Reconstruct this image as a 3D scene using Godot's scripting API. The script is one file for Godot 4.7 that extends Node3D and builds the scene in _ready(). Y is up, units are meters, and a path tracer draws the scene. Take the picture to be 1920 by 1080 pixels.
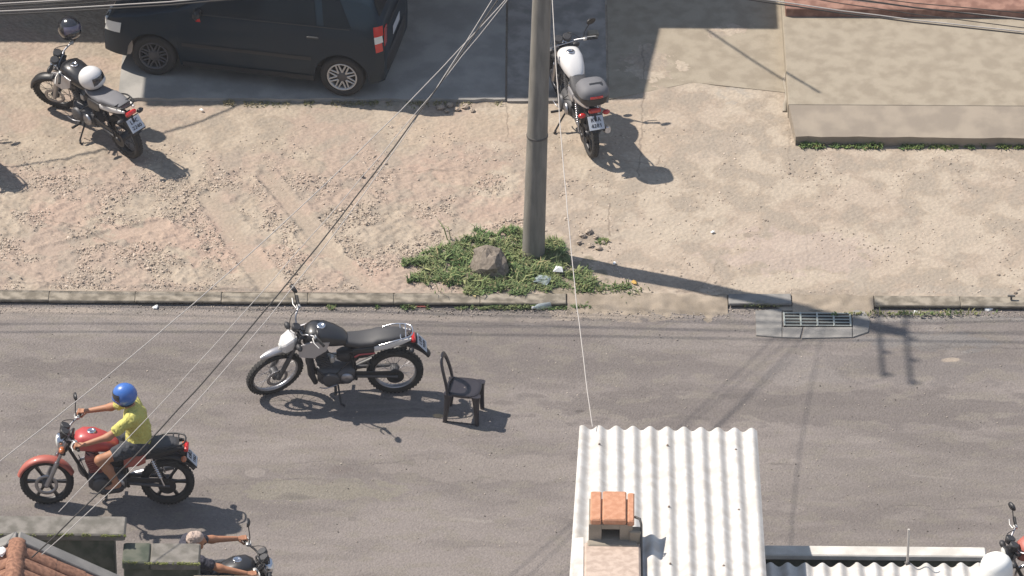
extends Node3D

# ---------------------------------------------------------------- camera geometry
const ELEV := 34.0          # degrees the camera looks down
const DIST := 70.0          # metres to the middle of the picture on the road plane
const SCALE := 161.0        # photo pixels per metre there
const ROLL := 0.0063
const SUN := Vector3(0.75, -1.0, 0.30)
const WALK := 0.062         # height of the pavement above the road
var cam_pos: Vector3
var cam_basis: Basis
var rng := RandomNumberGenerator.new()
var M := {}
var taken := {}

func P(px: float, py: float, h := 0.0) -> Vector3:
	var f := DIST * SCALE
	var d: Vector3 = cam_basis * Vector3((px - 960.0) / f, (540.0 - py) / f, -1.0)
	var k: float = (h - cam_pos.y) / d.y
	return cam_pos + d * k

# ---------------------------------------------------------------- scene helpers
func numbered(called: String) -> String:
	if not taken.has(called):
		taken[called] = 0
		return called
	taken[called] += 1
	return "%s_%03d" % [called, taken[called]]

func tag(o: Node, label: String, category: String, group := "", kind := "") -> Node:
	if label: o.set_meta("label", label)
	if category: o.set_meta("category", category)
	if group: o.set_meta("group", group)
	if kind: o.set_meta("kind", kind)
	return o

func thing(called: String, label: String, category: String, at := Vector3.ZERO, group := "") -> Node3D:
	var o := Node3D.new()
	o.name = numbered(called)
	add_child(o)
	o.position = at
	tag(o, label, category, group)
	return o

func new_st() -> SurfaceTool:
	var s := SurfaceTool.new()
	s.begin(Mesh.PRIMITIVE_TRIANGLES)
	return s

func obj(parent: Node, called: String, s, mat: Material) -> MeshInstance3D:
	var o := MeshInstance3D.new()
	if s is SurfaceTool:
		s.generate_normals()
		o.mesh = s.commit()
	else:
		o.mesh = s
	o.material_override = mat
	o.cast_shadow = GeometryInstance3D.SHADOW_CASTING_SETTING_ON
	if parent == self:
		o.name = numbered(called)
		add_child(o)
	else:
		o.name = called
		parent.add_child(o, true)
	return o

func struct(called: String, s, mat: Material) -> MeshInstance3D:
	var o := obj(self, called, s, mat)
	o.set_meta("kind", "structure")
	return o

# ---------------------------------------------------------------- shapes
func tri(s: SurfaceTool, a: Vector3, b: Vector3, c: Vector3):
	s.add_vertex(a); s.add_vertex(b); s.add_vertex(c)

func quad(s: SurfaceTool, a: Vector3, b: Vector3, c: Vector3, d: Vector3):
	tri(s, a, b, c); tri(s, a, c, d)

func loft(s: SurfaceTool, rings: Array, closed := true, cap := true, smooth := 0):
	s.set_smooth_group(smooth)
	var n: int = rings[0].size()
	var m := n if closed else n - 1
	for i in rings.size() - 1:
		var p = rings[i]
		var q = rings[i + 1]
		for j in m:
			var k := (j + 1) % n
			quad(s, p[j], q[j], q[k], p[k])
	if cap and closed:
		s.set_smooth_group(-1)
		for e in [0, rings.size() - 1]:
			var r = rings[e]
			var c := Vector3.ZERO
			for v in r: c += v
			c /= n
			for j in n:
				var k := (j + 1) % n
				if e == 0: tri(s, c, r[j], r[k])
				else: tri(s, c, r[k], r[j])
	s.set_smooth_group(0)

func tube(s: SurfaceTool, pts: Array, radii, sides := 8, squash := Vector2.ONE, up := Vector3.UP):
	var rings := []
	var prev_n := Vector3.ZERO
	for i in pts.size():
		var d: Vector3
		if i == 0: d = pts[1] - pts[0]
		elif i == pts.size() - 1: d = pts[i] - pts[i - 1]
		else: d = (pts[i + 1] - pts[i]).normalized() + (pts[i] - pts[i - 1]).normalized()
		d = d.normalized()
		var nrm: Vector3
		if i == 0:
			nrm = up - d * up.dot(d)
			if nrm.length() < 0.05: nrm = Vector3.RIGHT - d * d.x
			if nrm.length() < 0.05: nrm = Vector3.BACK - d * d.z
		else:
			nrm = prev_n - d * prev_n.dot(d)
		nrm = nrm.normalized()
		prev_n = nrm
		var b := d.cross(nrm)
		var r: float = radii[i] if radii is Array else radii
		var ring := PackedVector3Array()
		for k in sides:
			var a := TAU * k / sides
			ring.append(pts[i] + (nrm * cos(a) * squash.y + b * sin(a) * squash.x) * r)
		rings.append(ring)
	loft(s, rings)

func smooth_path(pts: Array, per := 5) -> Array:
	var out := []
	for i in pts.size() - 1:
		var a: Vector3 = pts[max(i - 1, 0)]
		var b: Vector3 = pts[i]
		var c: Vector3 = pts[i + 1]
		var d: Vector3 = pts[min(i + 2, pts.size() - 1)]
		for k in per:
			out.append(b.cubic_interpolate(c, a, d, float(k) / per))
	out.append(pts[-1])
	return out

# profile: [[r, y], ...] turned about the local y axis of xf
func lathe(s: SurfaceTool, xf: Transform3D, profile: Array, sides := 20, closed_profile := false, sm := 0):
	var rings := []
	for p in profile:
		var ring := PackedVector3Array()
		for k in sides:
			var a := TAU * k / sides
			ring.append(xf * Vector3(cos(a) * p[0], p[1], sin(a) * p[0]))
		rings.append(ring)
	if closed_profile:
		rings.append(rings[0])
		loft(s, rings, true, false, sm)
	else:
		loft(s, rings, true, true, sm)

func rbox(s: SurfaceTool, xf: Transform3D, size: Vector3, bev := 0.01):
	var h := size * 0.5
	var b: float = min(bev, min(h.x, min(h.y, h.z)) * 0.9)
	var rings := []
	for e in [[-h.y, b], [-h.y + b, 0.0], [h.y - b, 0.0], [h.y, b]]:
		var y: float = e[0]
		var x: float = h.x - e[1]
		var z: float = h.z - e[1]
		var r := PackedVector3Array()
		for v in [Vector2(x, -z + b), Vector2(x, z - b), Vector2(x - b, z), Vector2(-x + b, z), Vector2(-x, z - b), Vector2(-x, -z + b), Vector2(-x + b, -z), Vector2(x - b, -z)]:
			r.append(xf * Vector3(v.x, y, v.y))
		rings.append(r)
	loft(s, rings, true, true, -1)

func T(p: Vector3, e := Vector3.ZERO) -> Transform3D:
	return Transform3D(Basis.from_euler(e * PI / 180.0), p)

func box_part(parent: Node, called: String, at: Vector3, size: Vector3, mat: Material, bev := 0.01, e := Vector3.ZERO) -> MeshInstance3D:
	var s := new_st()
	rbox(s, T(at, e), size, bev)
	return obj(parent, called, s, mat)

# a prism: polygon corners on top (world), dropped by depth
func slab(s: SurfaceTool, top: Array, depth: float, bev := 0.0):
	var c := Vector3.ZERO
	for v in top: c += v
	c /= top.size()
	var a := PackedVector3Array()
	var b := PackedVector3Array()
	var d := PackedVector3Array()
	for v in top:
		var inw: Vector3 = (c - v); inw.y = 0
		inw = inw.normalized() * bev
		a.append(v + inw)
		b.append(v - Vector3(0, bev, 0))
		d.append(v - Vector3(0, depth, 0))
	loft(s, [d, b, a] if bev > 0.0 else [d, a], true, true, -1)

# super-ellipse ring across x
func ring_x(x: float, y: float, hw: float, hh: float, ex := 2.5, n := 16, z := 0.0) -> PackedVector3Array:
	var r := PackedVector3Array()
	for k in n:
		var a := TAU * k / n
		var c := cos(a); var q := sin(a)
		r.append(Vector3(x, y + sign(q) * pow(abs(q), 2.0 / ex) * hh, z + sign(c) * pow(abs(c), 2.0 / ex) * hw))
	return r

func rock_mesh(sd: int, rough := 0.25, lat := 5, lon := 7) -> SurfaceTool:
	var r := RandomNumberGenerator.new(); r.seed = sd
	var nz := FastNoiseLite.new(); nz.seed = sd; nz.frequency = 0.9
	var s := new_st()
	var rings := []
	for i in lat + 1:
		var th := PI * (0.04 + 0.92 * i / lat)
		var ring := PackedVector3Array()
		for k in lon:
			var a := TAU * k / lon
			var d := Vector3(sin(th) * cos(a), cos(th), sin(th) * sin(a))
			ring.append(d * (1.0 + rough * nz.get_noise_3dv(d * 1.6) * 2.0 + r.randf_range(-0.06, 0.06)))
		rings.append(ring)
	loft(s, rings, true, true, -1)
	return s

# ---------------------------------------------------------------- materials
func mat(key: String, c: Color, rough := 0.6, metal := 0.0, coat := 0.0) -> StandardMaterial3D:
	var m := StandardMaterial3D.new()
	m.albedo_color = c
	m.roughness = rough
	m.metallic = metal
	if coat > 0.0:
		m.clearcoat_enabled = true
		m.clearcoat = coat
		m.clearcoat_roughness = 0.12
	M[key] = m
	return m

func lin(r: float, g: float, b: float) -> Color:
	return Color(r, g, b).linear_to_srgb()

# blotchy colour texture: palette of linear colours run through layered noise
func noise_image(sd: int, freq: float, a: Color, b: Color, size := 512, grain := 0.12, oct := 5) -> ImageTexture:
	var n := FastNoiseLite.new(); n.seed = sd; n.frequency = freq; n.fractal_octaves = oct
	var g := FastNoiseLite.new(); g.seed = sd + 7; g.frequency = 0.35; g.fractal_octaves = 2
	var d1 := n.get_seamless_image(size, size).get_data()
	var d2 := g.get_seamless_image(size, size).get_data()
	var out := PackedByteArray(); out.resize(size * size * 3)
	var lut := []
	for i in 256:
		lut.append(a.lerp(b, smoothstep(0.2, 0.8, i / 255.0)))
	for i in size * size:
		var c: Color = lut[d1[i]]
		var k := 1.0 + (d2[i] / 255.0 - 0.5) * 2.0 * grain
		c = Color(c.r * k, c.g * k, c.b * k).linear_to_srgb()
		out[i * 3] = int(clampf(c.r, 0, 1) * 255.0)
		out[i * 3 + 1] = int(clampf(c.g, 0, 1) * 255.0)
		out[i * 3 + 2] = int(clampf(c.b, 0, 1) * 255.0)
	return ImageTexture.create_from_image(Image.create_from_data(size, size, false, Image.FORMAT_RGB8, out))

func tex_mat(key: String, sd: int, freq: float, a: Color, b: Color, per_m := 0.5, rough := 0.9, grain := 0.12) -> StandardMaterial3D:
	var m := StandardMaterial3D.new()
	m.albedo_texture = noise_image(sd, freq, a, b, 512, grain)
	m.uv1_triplanar = true
	m.uv1_world_triplanar = true
	m.uv1_scale = Vector3.ONE * per_m
	m.roughness = rough
	M[key] = m
	return m

func make_materials():
	mat("rubber", lin(0.028, 0.027, 0.026), 0.85)
	mat("black", lin(0.018, 0.018, 0.02), 0.45)
	mat("plastic", lin(0.028, 0.028, 0.031), 0.55)
	mat("gloss_black", lin(0.019, 0.019, 0.021), 0.38, 0.0, 0.35)
	mat("seat", lin(0.045, 0.045, 0.048), 0.6)
	mat("seat_grey", lin(0.13, 0.13, 0.14), 0.7)
	mat("chrome", lin(0.62, 0.62, 0.64), 0.22, 1.0)
	mat("steel", lin(0.36, 0.36, 0.38), 0.42, 1.0)
	mat("alloy", lin(0.50, 0.49, 0.47), 0.5, 0.6)
	mat("engine", lin(0.09, 0.09, 0.095), 0.55, 0.5)
	mat("white", lin(0.62, 0.61, 0.60), 0.4, 0.0, 0.3)
	mat("silver", lin(0.42, 0.41, 0.42), 0.35, 0.5, 0.4)
	mat("red", lin(0.40, 0.055, 0.055), 0.42, 0.0, 0.3)
	mat("dull_red", lin(0.37, 0.10, 0.075), 0.5, 0.0, 0.15)
	mat("red_lens", lin(0.5, 0.02, 0.02), 0.2, 0.0, 0.6)
	mat("orange_lens", lin(0.40, 0.12, 0.04), 0.25, 0.0, 0.6)
	mat("clear_lens", lin(0.62, 0.63, 0.6), 0.15, 0.0, 0.8)
	mat("mirror", lin(0.7, 0.72, 0.75), 0.05, 1.0)
	mat("plate", lin(0.50, 0.53, 0.57), 0.5)
	mat("ink", lin(0.03, 0.03, 0.035), 0.7)
	mat("car_paint", lin(0.008, 0.019, 0.030), 0.45, 0.0, 0.25).metallic_specular = 0.3
	mat("sunlit_bumper", lin(0.30, 0.26, 0.22), 0.6)  # front bumper colour kept pale to carry the sunlight on it
	mat("car_trim", lin(0.022, 0.024, 0.026), 0.6)
	mat("car_glass", lin(0.010, 0.014, 0.018), 0.1).metallic_specular = 0.25
	mat("skin", lin(0.36, 0.17, 0.095), 0.6)
	mat("yellow_cloth", lin(0.50, 0.46, 0.13), 0.9)
	mat("dark_cloth", lin(0.04, 0.045, 0.055), 0.9)
	mat("navy_cloth", lin(0.035, 0.035, 0.05), 0.9)
	mat("hair", lin(0.03, 0.022, 0.018), 0.7)
	mat("cap_cloth", lin(0.42, 0.33, 0.28), 0.85)
	mat("blue_shell", lin(0.045, 0.14, 0.44), 0.35, 0.0, 0.4)
	mat("helmet_black", lin(0.018, 0.018, 0.022), 0.2, 0.0, 0.9)
	mat("smoke_visor", lin(0.10, 0.09, 0.14), 0.12, 0.0, 1.0)
	mat("visor", lin(0.02, 0.02, 0.025), 0.1, 0.0, 1.0)
	mat("iron", lin(0.09, 0.085, 0.08), 0.7, 0.3)
	mat("rust", lin(0.20, 0.15, 0.12), 0.85)
	mat("zinc", lin(0.40, 0.42, 0.38), 0.5, 0.6)
	mat("cable_dark", lin(0.045, 0.04, 0.035), 0.7)
	mat("cable_light", lin(0.42, 0.39, 0.36), 0.6)
	mat("paper", lin(0.78, 0.78, 0.76), 0.8)
	mat("amber", lin(0.45, 0.28, 0.07), 0.8)
	mat("wood_brown", lin(0.17, 0.075, 0.04), 0.8)
	mat("plastic_chair", lin(0.030, 0.027, 0.032), 0.32)
	mat("pale_plastic", lin(0.80, 0.80, 0.76), 0.45)
	var film := mat("clear_film", Color(0.85, 0.9, 0.92, 0.3), 0.15)
	film.transparency = BaseMaterial3D.TRANSPARENCY_ALPHA
	tex_mat("concrete", 3, 0.012, Color(0.225, 0.20, 0.16), Color(0.30, 0.262, 0.212), 0.4, 0.92, 0.14)
	tex_mat("kerb", 33, 0.02, Color(0.14, 0.122, 0.095), Color(0.285, 0.25, 0.20), 0.5, 0.95, 0.2)
	tex_mat("concrete_slab", 4, 0.022, Color(0.235, 0.199, 0.150), Color(0.292, 0.252, 0.193), 0.3, 0.92, 0.14)
	tex_mat("concrete_ramp", 5, 0.012, Color(0.222, 0.188, 0.150), Color(0.285, 0.242, 0.19), 0.35, 0.92, 0.12)
	tex_mat("concrete_grey", 6, 0.014, Color(0.16, 0.155, 0.148), Color(0.23, 0.22, 0.205), 0.5, 0.92, 0.16)
	tex_mat("pad", 8, 0.010, Color(0.235, 0.228, 0.212), Color(0.32, 0.305, 0.28), 0.3, 0.9, 0.10)
	tex_mat("strip", 9, 0.012, Color(0.19, 0.178, 0.165), Color(0.29, 0.268, 0.245), 0.5, 0.92, 0.14)
	tex_mat("pole", 11, 0.02, Color(0.165, 0.155, 0.135), Color(0.235, 0.22, 0.192), 0.6, 0.9, 0.10)
	M["pole"].uv1_scale = Vector3(1.1, 0.16, 1.1)
	tex_mat("moss_shade_wall", 12, 0.012, Color(0.05, 0.062, 0.045), Color(0.10, 0.105, 0.082), 0.7, 0.95, 0.2)  # moss green, darkened to hold the shade on faces turned from the sun
	tex_mat("moss_top", 13, 0.012, Color(0.115, 0.108, 0.092), Color(0.20, 0.185, 0.165), 0.7, 0.95, 0.22)
	tex_mat("roof_white", 14, 0.016, Color(0.43, 0.405, 0.37), Color(0.56, 0.545, 0.52), 0.5, 0.75, 0.04)
	tex_mat("clay", 15, 0.03, Color(0.42, 0.20, 0.115), Color(0.50, 0.26, 0.16), 0.8, 0.9, 0.10)
	tex_mat("old_clay", 16, 0.03, Color(0.15, 0.07, 0.045), Color(0.31, 0.16, 0.10), 1.2, 0.9, 0.2)
	tex_mat("mortar", 17, 0.02, Color(0.36, 0.28, 0.23), Color(0.48, 0.385, 0.32), 0.8, 0.95, 0.12)
	tex_mat("stone", 18, 0.03, Color(0.12, 0.10, 0.08), Color(0.235, 0.20, 0.165), 1.3, 0.95, 0.2)
	tex_mat("plaster", 19, 0.012, Color(0.46, 0.44, 0.40), Color(0.60, 0.575, 0.53), 0.4, 0.9, 0.08)
	tex_mat("red_floor", 20, 0.02, Color(0.17, 0.085, 0.06), Color(0.27, 0.15, 0.11), 0.5, 0.8, 0.14)
	tex_mat("earth", 21, 0.012, Color(0.20, 0.165, 0.125), Color(0.32, 0.265, 0.205), 0.3, 0.97, 0.2)
	tex_mat("rubble", 22, 0.05, Color(0.24, 0.19, 0.145), Color(0.44, 0.37, 0.30), 2.0, 0.95, 0.2)
	var wr := FastNoiseLite.new(); wr.seed = 8; wr.frequency = 0.03; wr.fractal_octaves = 3
	var wi := wr.get_seamless_image(256, 256)
	wi.convert(Image.FORMAT_RGBA8)
	wi.bump_map_to_normal_map(9.0)
	var wt := ImageTexture.create_from_image(wi)
	for key in ["yellow_cloth", "dark_cloth", "navy_cloth", "cap_cloth"]:
		M[key].normal_enabled = true
		M[key].normal_texture = wt
		M[key].normal_scale = 1.4
		M[key].uv1_triplanar = true
		M[key].uv1_scale = Vector3.ONE * 1.6
	var leaf := mat("leaf", Color.WHITE, 0.8)
	leaf.vertex_color_use_as_albedo = true
	leaf.backlight_enabled = true
	leaf.backlight = lin(0.05, 0.08, 0.02)
	var pebble := mat("pebble", Color.WHITE, 0.95)
	pebble.vertex_color_use_as_albedo = true

# ---------------------------------------------------------------- main
func _ready():
	rng.seed = 20240
	# camera
	var e := deg_to_rad(ELEV)
	cam_pos = Vector3(0, DIST * sin(e), DIST * cos(e))
	var cam := Camera3D.new()
	cam.name = "camera"
	add_child(cam)
	cam.look_at_from_position(cam_pos, Vector3.ZERO, Vector3.UP)
	cam.rotate_object_local(Vector3(0, 0, 1), ROLL)
	cam.keep_aspect = Camera3D.KEEP_HEIGHT
	cam.fov = rad_to_deg(2.0 * atan(540.0 / (DIST * SCALE)))
	cam.near = 1.0
	cam.far = 600.0
	cam.current = true
	cam_basis = cam.transform.basis
	# sky and exposure
	var env := Environment.new()
	var sky := Sky.new()
	var sm := ProceduralSkyMaterial.new()
	sm.sky_top_color = Color(0.53, 0.60, 0.71)
	sm.sky_horizon_color = Color(0.84, 0.84, 0.83)
	sm.ground_horizon_color = Color(0.62, 0.58, 0.53)
	sm.ground_bottom_color = Color(0.42, 0.38, 0.34)
	sm.sky_curve = 0.12
	sky.sky_material = sm
	env.background_mode = Environment.BG_SKY
	env.background_energy_multiplier = 0.85
	env.sky = sky
	env.tonemap_mode = Environment.TONE_MAPPER_LINEAR
	env.tonemap_exposure = 1.45
	env.fog_enabled = true
	env.fog_density = 0.0003
	env.fog_light_color = Color(0.86, 0.86, 0.87)
	env.sdfgi_enabled = true
	env.ssao_enabled = true
	env.ssil_enabled = true
	var we := WorldEnvironment.new()
	we.name = "world"
	we.environment = env
	add_child(we)
	# sun
	var sun := DirectionalLight3D.new()
	sun.name = "sun"
	sun.light_energy = 1.55
	sun.light_color = Color(1.0, 0.962, 0.915)
	sun.light_angular_distance = 0.75
	sun.shadow_enabled = true
	add_child(sun)
	sun.look_at_from_position(-SUN.normalized() * 40.0, Vector3.ZERO, Vector3.UP)

	make_materials()
	build_ground()
	build_kerb_and_drain()
	build_back_slabs()
	build_pole_and_wires()
	build_street_buildings()
	build_house()
	build_near_walls()
	build_grass_and_stones()
	build_car()
	build_bikes()
	build_chair()
	build_litter()

# ---------------------------------------------------------------- ground
const TW := 1536
const TH := 768
var ZK := 0.4

func layer(sd: int, freq: float, oct := 4, sx := 1.0, ridged := false) -> PackedByteArray:
	var n := FastNoiseLite.new()
	n.seed = sd
	n.frequency = freq
	n.fractal_octaves = oct
	if ridged: n.fractal_type = FastNoiseLite.FRACTAL_RIDGED
	if sx == 1.0:
		return n.get_image(TW, TH).get_data()
	var im := n.get_image(int(TW / sx), TH)
	im.resize(TW, TH, Image.INTERPOLATE_CUBIC)
	return im.get_data()

# surface marks and some soft painted shadows, world x/z metres: dabs [centre, radius_x, radius_z, turn, colour, strength], lines [points, width, colour, strength]
func paint(buf: PackedFloat32Array, x0: float, z0: float, wx: float, wz: float, edge: PackedByteArray, dabs: Array, lines: Array):
	for d in dabs:
		var c: Vector3 = d[0]
		var rx: float = d[1]
		var rz: float = d[2]
		var co := cos(d[3]); var si := sin(d[3])
		var rm: float = max(rx, rz) * 1.4
		var i0 := int(clampf((c.x - rm - x0) / wx * TW, 0, TW - 1)); var i1 := int(clampf((c.x + rm - x0) / wx * TW, 0, TW - 1))
		var j0 := int(clampf((c.z - rm - z0) / wz * TH, 0, TH - 1)); var j1 := int(clampf((c.z + rm - z0) / wz * TH, 0, TH - 1))
		var col: Color = d[4]
		for j in range(j0, j1 + 1):
			for i in range(i0, i1 + 1):
				var dx := x0 + wx * i / TW - c.x
				var dz := z0 + wz * j / TH - c.z
				var u := (dx * co + dz * si) / rx
				var v := (-dx * si + dz * co) / rz
				var q := sqrt(u * u + v * v) + (edge[j * TW + i] / 255.0 - 0.5) * 1.3
				var k: float = (1.0 - smoothstep(0.75, 1.0, q)) * d[5]
				if k > 0.0:
					var o := (j * TW + i) * 3
					buf[o] = lerpf(buf[o], col.r, k); buf[o + 1] = lerpf(buf[o + 1], col.g, k); buf[o + 2] = lerpf(buf[o + 2], col.b, k)
	for l in lines:
		var pts: Array = l[0]
		var w: float = l[1]
		var col: Color = l[2]
		for s in pts.size() - 1:
			var a := Vector2(pts[s].x, pts[s].z)
			var b := Vector2(pts[s + 1].x, pts[s + 1].z)
			var m := w * 2.0 + 0.06
			var i0 := int(clampf((min(a.x, b.x) - m - x0) / wx * TW, 0, TW - 1)); var i1 := int(clampf((max(a.x, b.x) + m - x0) / wx * TW, 0, TW - 1))
			var j0 := int(clampf((min(a.y, b.y) - m - z0) / wz * TH, 0, TH - 1)); var j1 := int(clampf((max(a.y, b.y) + m - z0) / wz * TH, 0, TH - 1))
			for j in range(j0, j1 + 1):
				for i in range(i0, i1 + 1):
					var wob := (edge[j * TW + i] / 255.0 - 0.5) * (0.05 + w * 0.8)
					var p := Vector2(x0 + wx * i / TW + wob, z0 + wz * j / TH + wob)
					var q := Geometry2D.get_closest_point_to_segment(p, a, b).distance_to(p) / w
					var k: float = (1.0 - smoothstep(0.5, 1.0, q)) * l[3]
					if k > 0.0:
						var o := (j * TW + i) * 3
						buf[o] = lerpf(buf[o], col.r, k); buf[o + 1] = lerpf(buf[o + 1], col.g, k); buf[o + 2] = lerpf(buf[o + 2], col.b, k)

func to_texture(buf: PackedFloat32Array, grain: PackedByteArray, amount: float, speck: PackedByteArray, speck_amount: float) -> ImageTexture:
	var out := PackedByteArray(); out.resize(TW * TH * 3)
	var lut := PackedByteArray(); lut.resize(4096)
	for i in 4096:
		var v := i / 4095.0
		lut[i] = int(255.0 * (12.92 * v if v < 0.0031308 else 1.055 * pow(v, 1.0 / 2.4) - 0.055))
	for i in TW * TH:
		var k := 1.0 + (grain[i] - 128) / 128.0 * amount
		var sp := speck[i] / 255.0
		if sp > 0.68: k += (sp - 0.68) * speck_amount * 3.0
		elif sp < 0.3: k -= (0.3 - sp) * speck_amount * 2.0
		k *= 4095.0
		var o := i * 3
		out[o] = lut[clampi(int(buf[o] * k), 0, 4095)]
		out[o + 1] = lut[clampi(int(buf[o + 1] * k), 0, 4095)]
		out[o + 2] = lut[clampi(int(buf[o + 2] * k), 0, 4095)]
	return ImageTexture.create_from_image(Image.create_from_data(TW, TH, false, Image.FORMAT_RGB8, out))

func normal_of(d: PackedByteArray, strength: float) -> ImageTexture:
	var im := Image.create_from_data(TW, TH, false, Image.FORMAT_L8, d)
	im.convert(Image.FORMAT_RGBA8)
	im.bump_map_to_normal_map(strength)
	return ImageTexture.create_from_image(im)

var walk_n1: FastNoiseLite
var walk_n2: FastNoiseLite
var walk_n3: FastNoiseLite
var ruts := []

func roughness_at(x: float, z: float) -> float:
	# how stony the pavement is: rubble on the left half, trodden cement on the right
	var a := smoothstep(0.9, -0.6, x + walk_n1.get_noise_2d(x * 3.0, z * 3.0) * 1.5)
	var b := smoothstep(-3.3, -1.7, z)
	return clampf(a * (0.25 + 0.75 * b) + 0.12, 0.0, 1.0)

func walk_h(x: float, z: float) -> float:
	var r := roughness_at(x, z)
	var h := walk_n1.get_noise_2d(x, z) * 0.018
	h += walk_n2.get_noise_2d(x, z) * 0.024 * r
	h += maxf(walk_n3.get_noise_2d(x, z), -0.2) * 0.021 * r
	for t in ruts:
		var p := Vector2(x, z)
		var q := Geometry2D.get_closest_point_to_segment(p, t[0], t[1])
		var d := q.distance_to(p) / float(t[2])
		if d < 1.6:
			var k := 1.0 - smoothstep(0.7, 1.0, d)
			h = lerpf(h, -0.012, k)
			h += 0.012 * exp(-pow((d - 1.15) / 0.2, 2.0))
	h *= smoothstep(0.0, 0.08, (ZK - 0.2) - z)
	return WALK + h - 0.006

func px_list(a: Array, h := WALK) -> Array:
	var o := []
	for i in range(0, a.size(), 2): o.append(P(a[i], a[i + 1], h))
	return o

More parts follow.
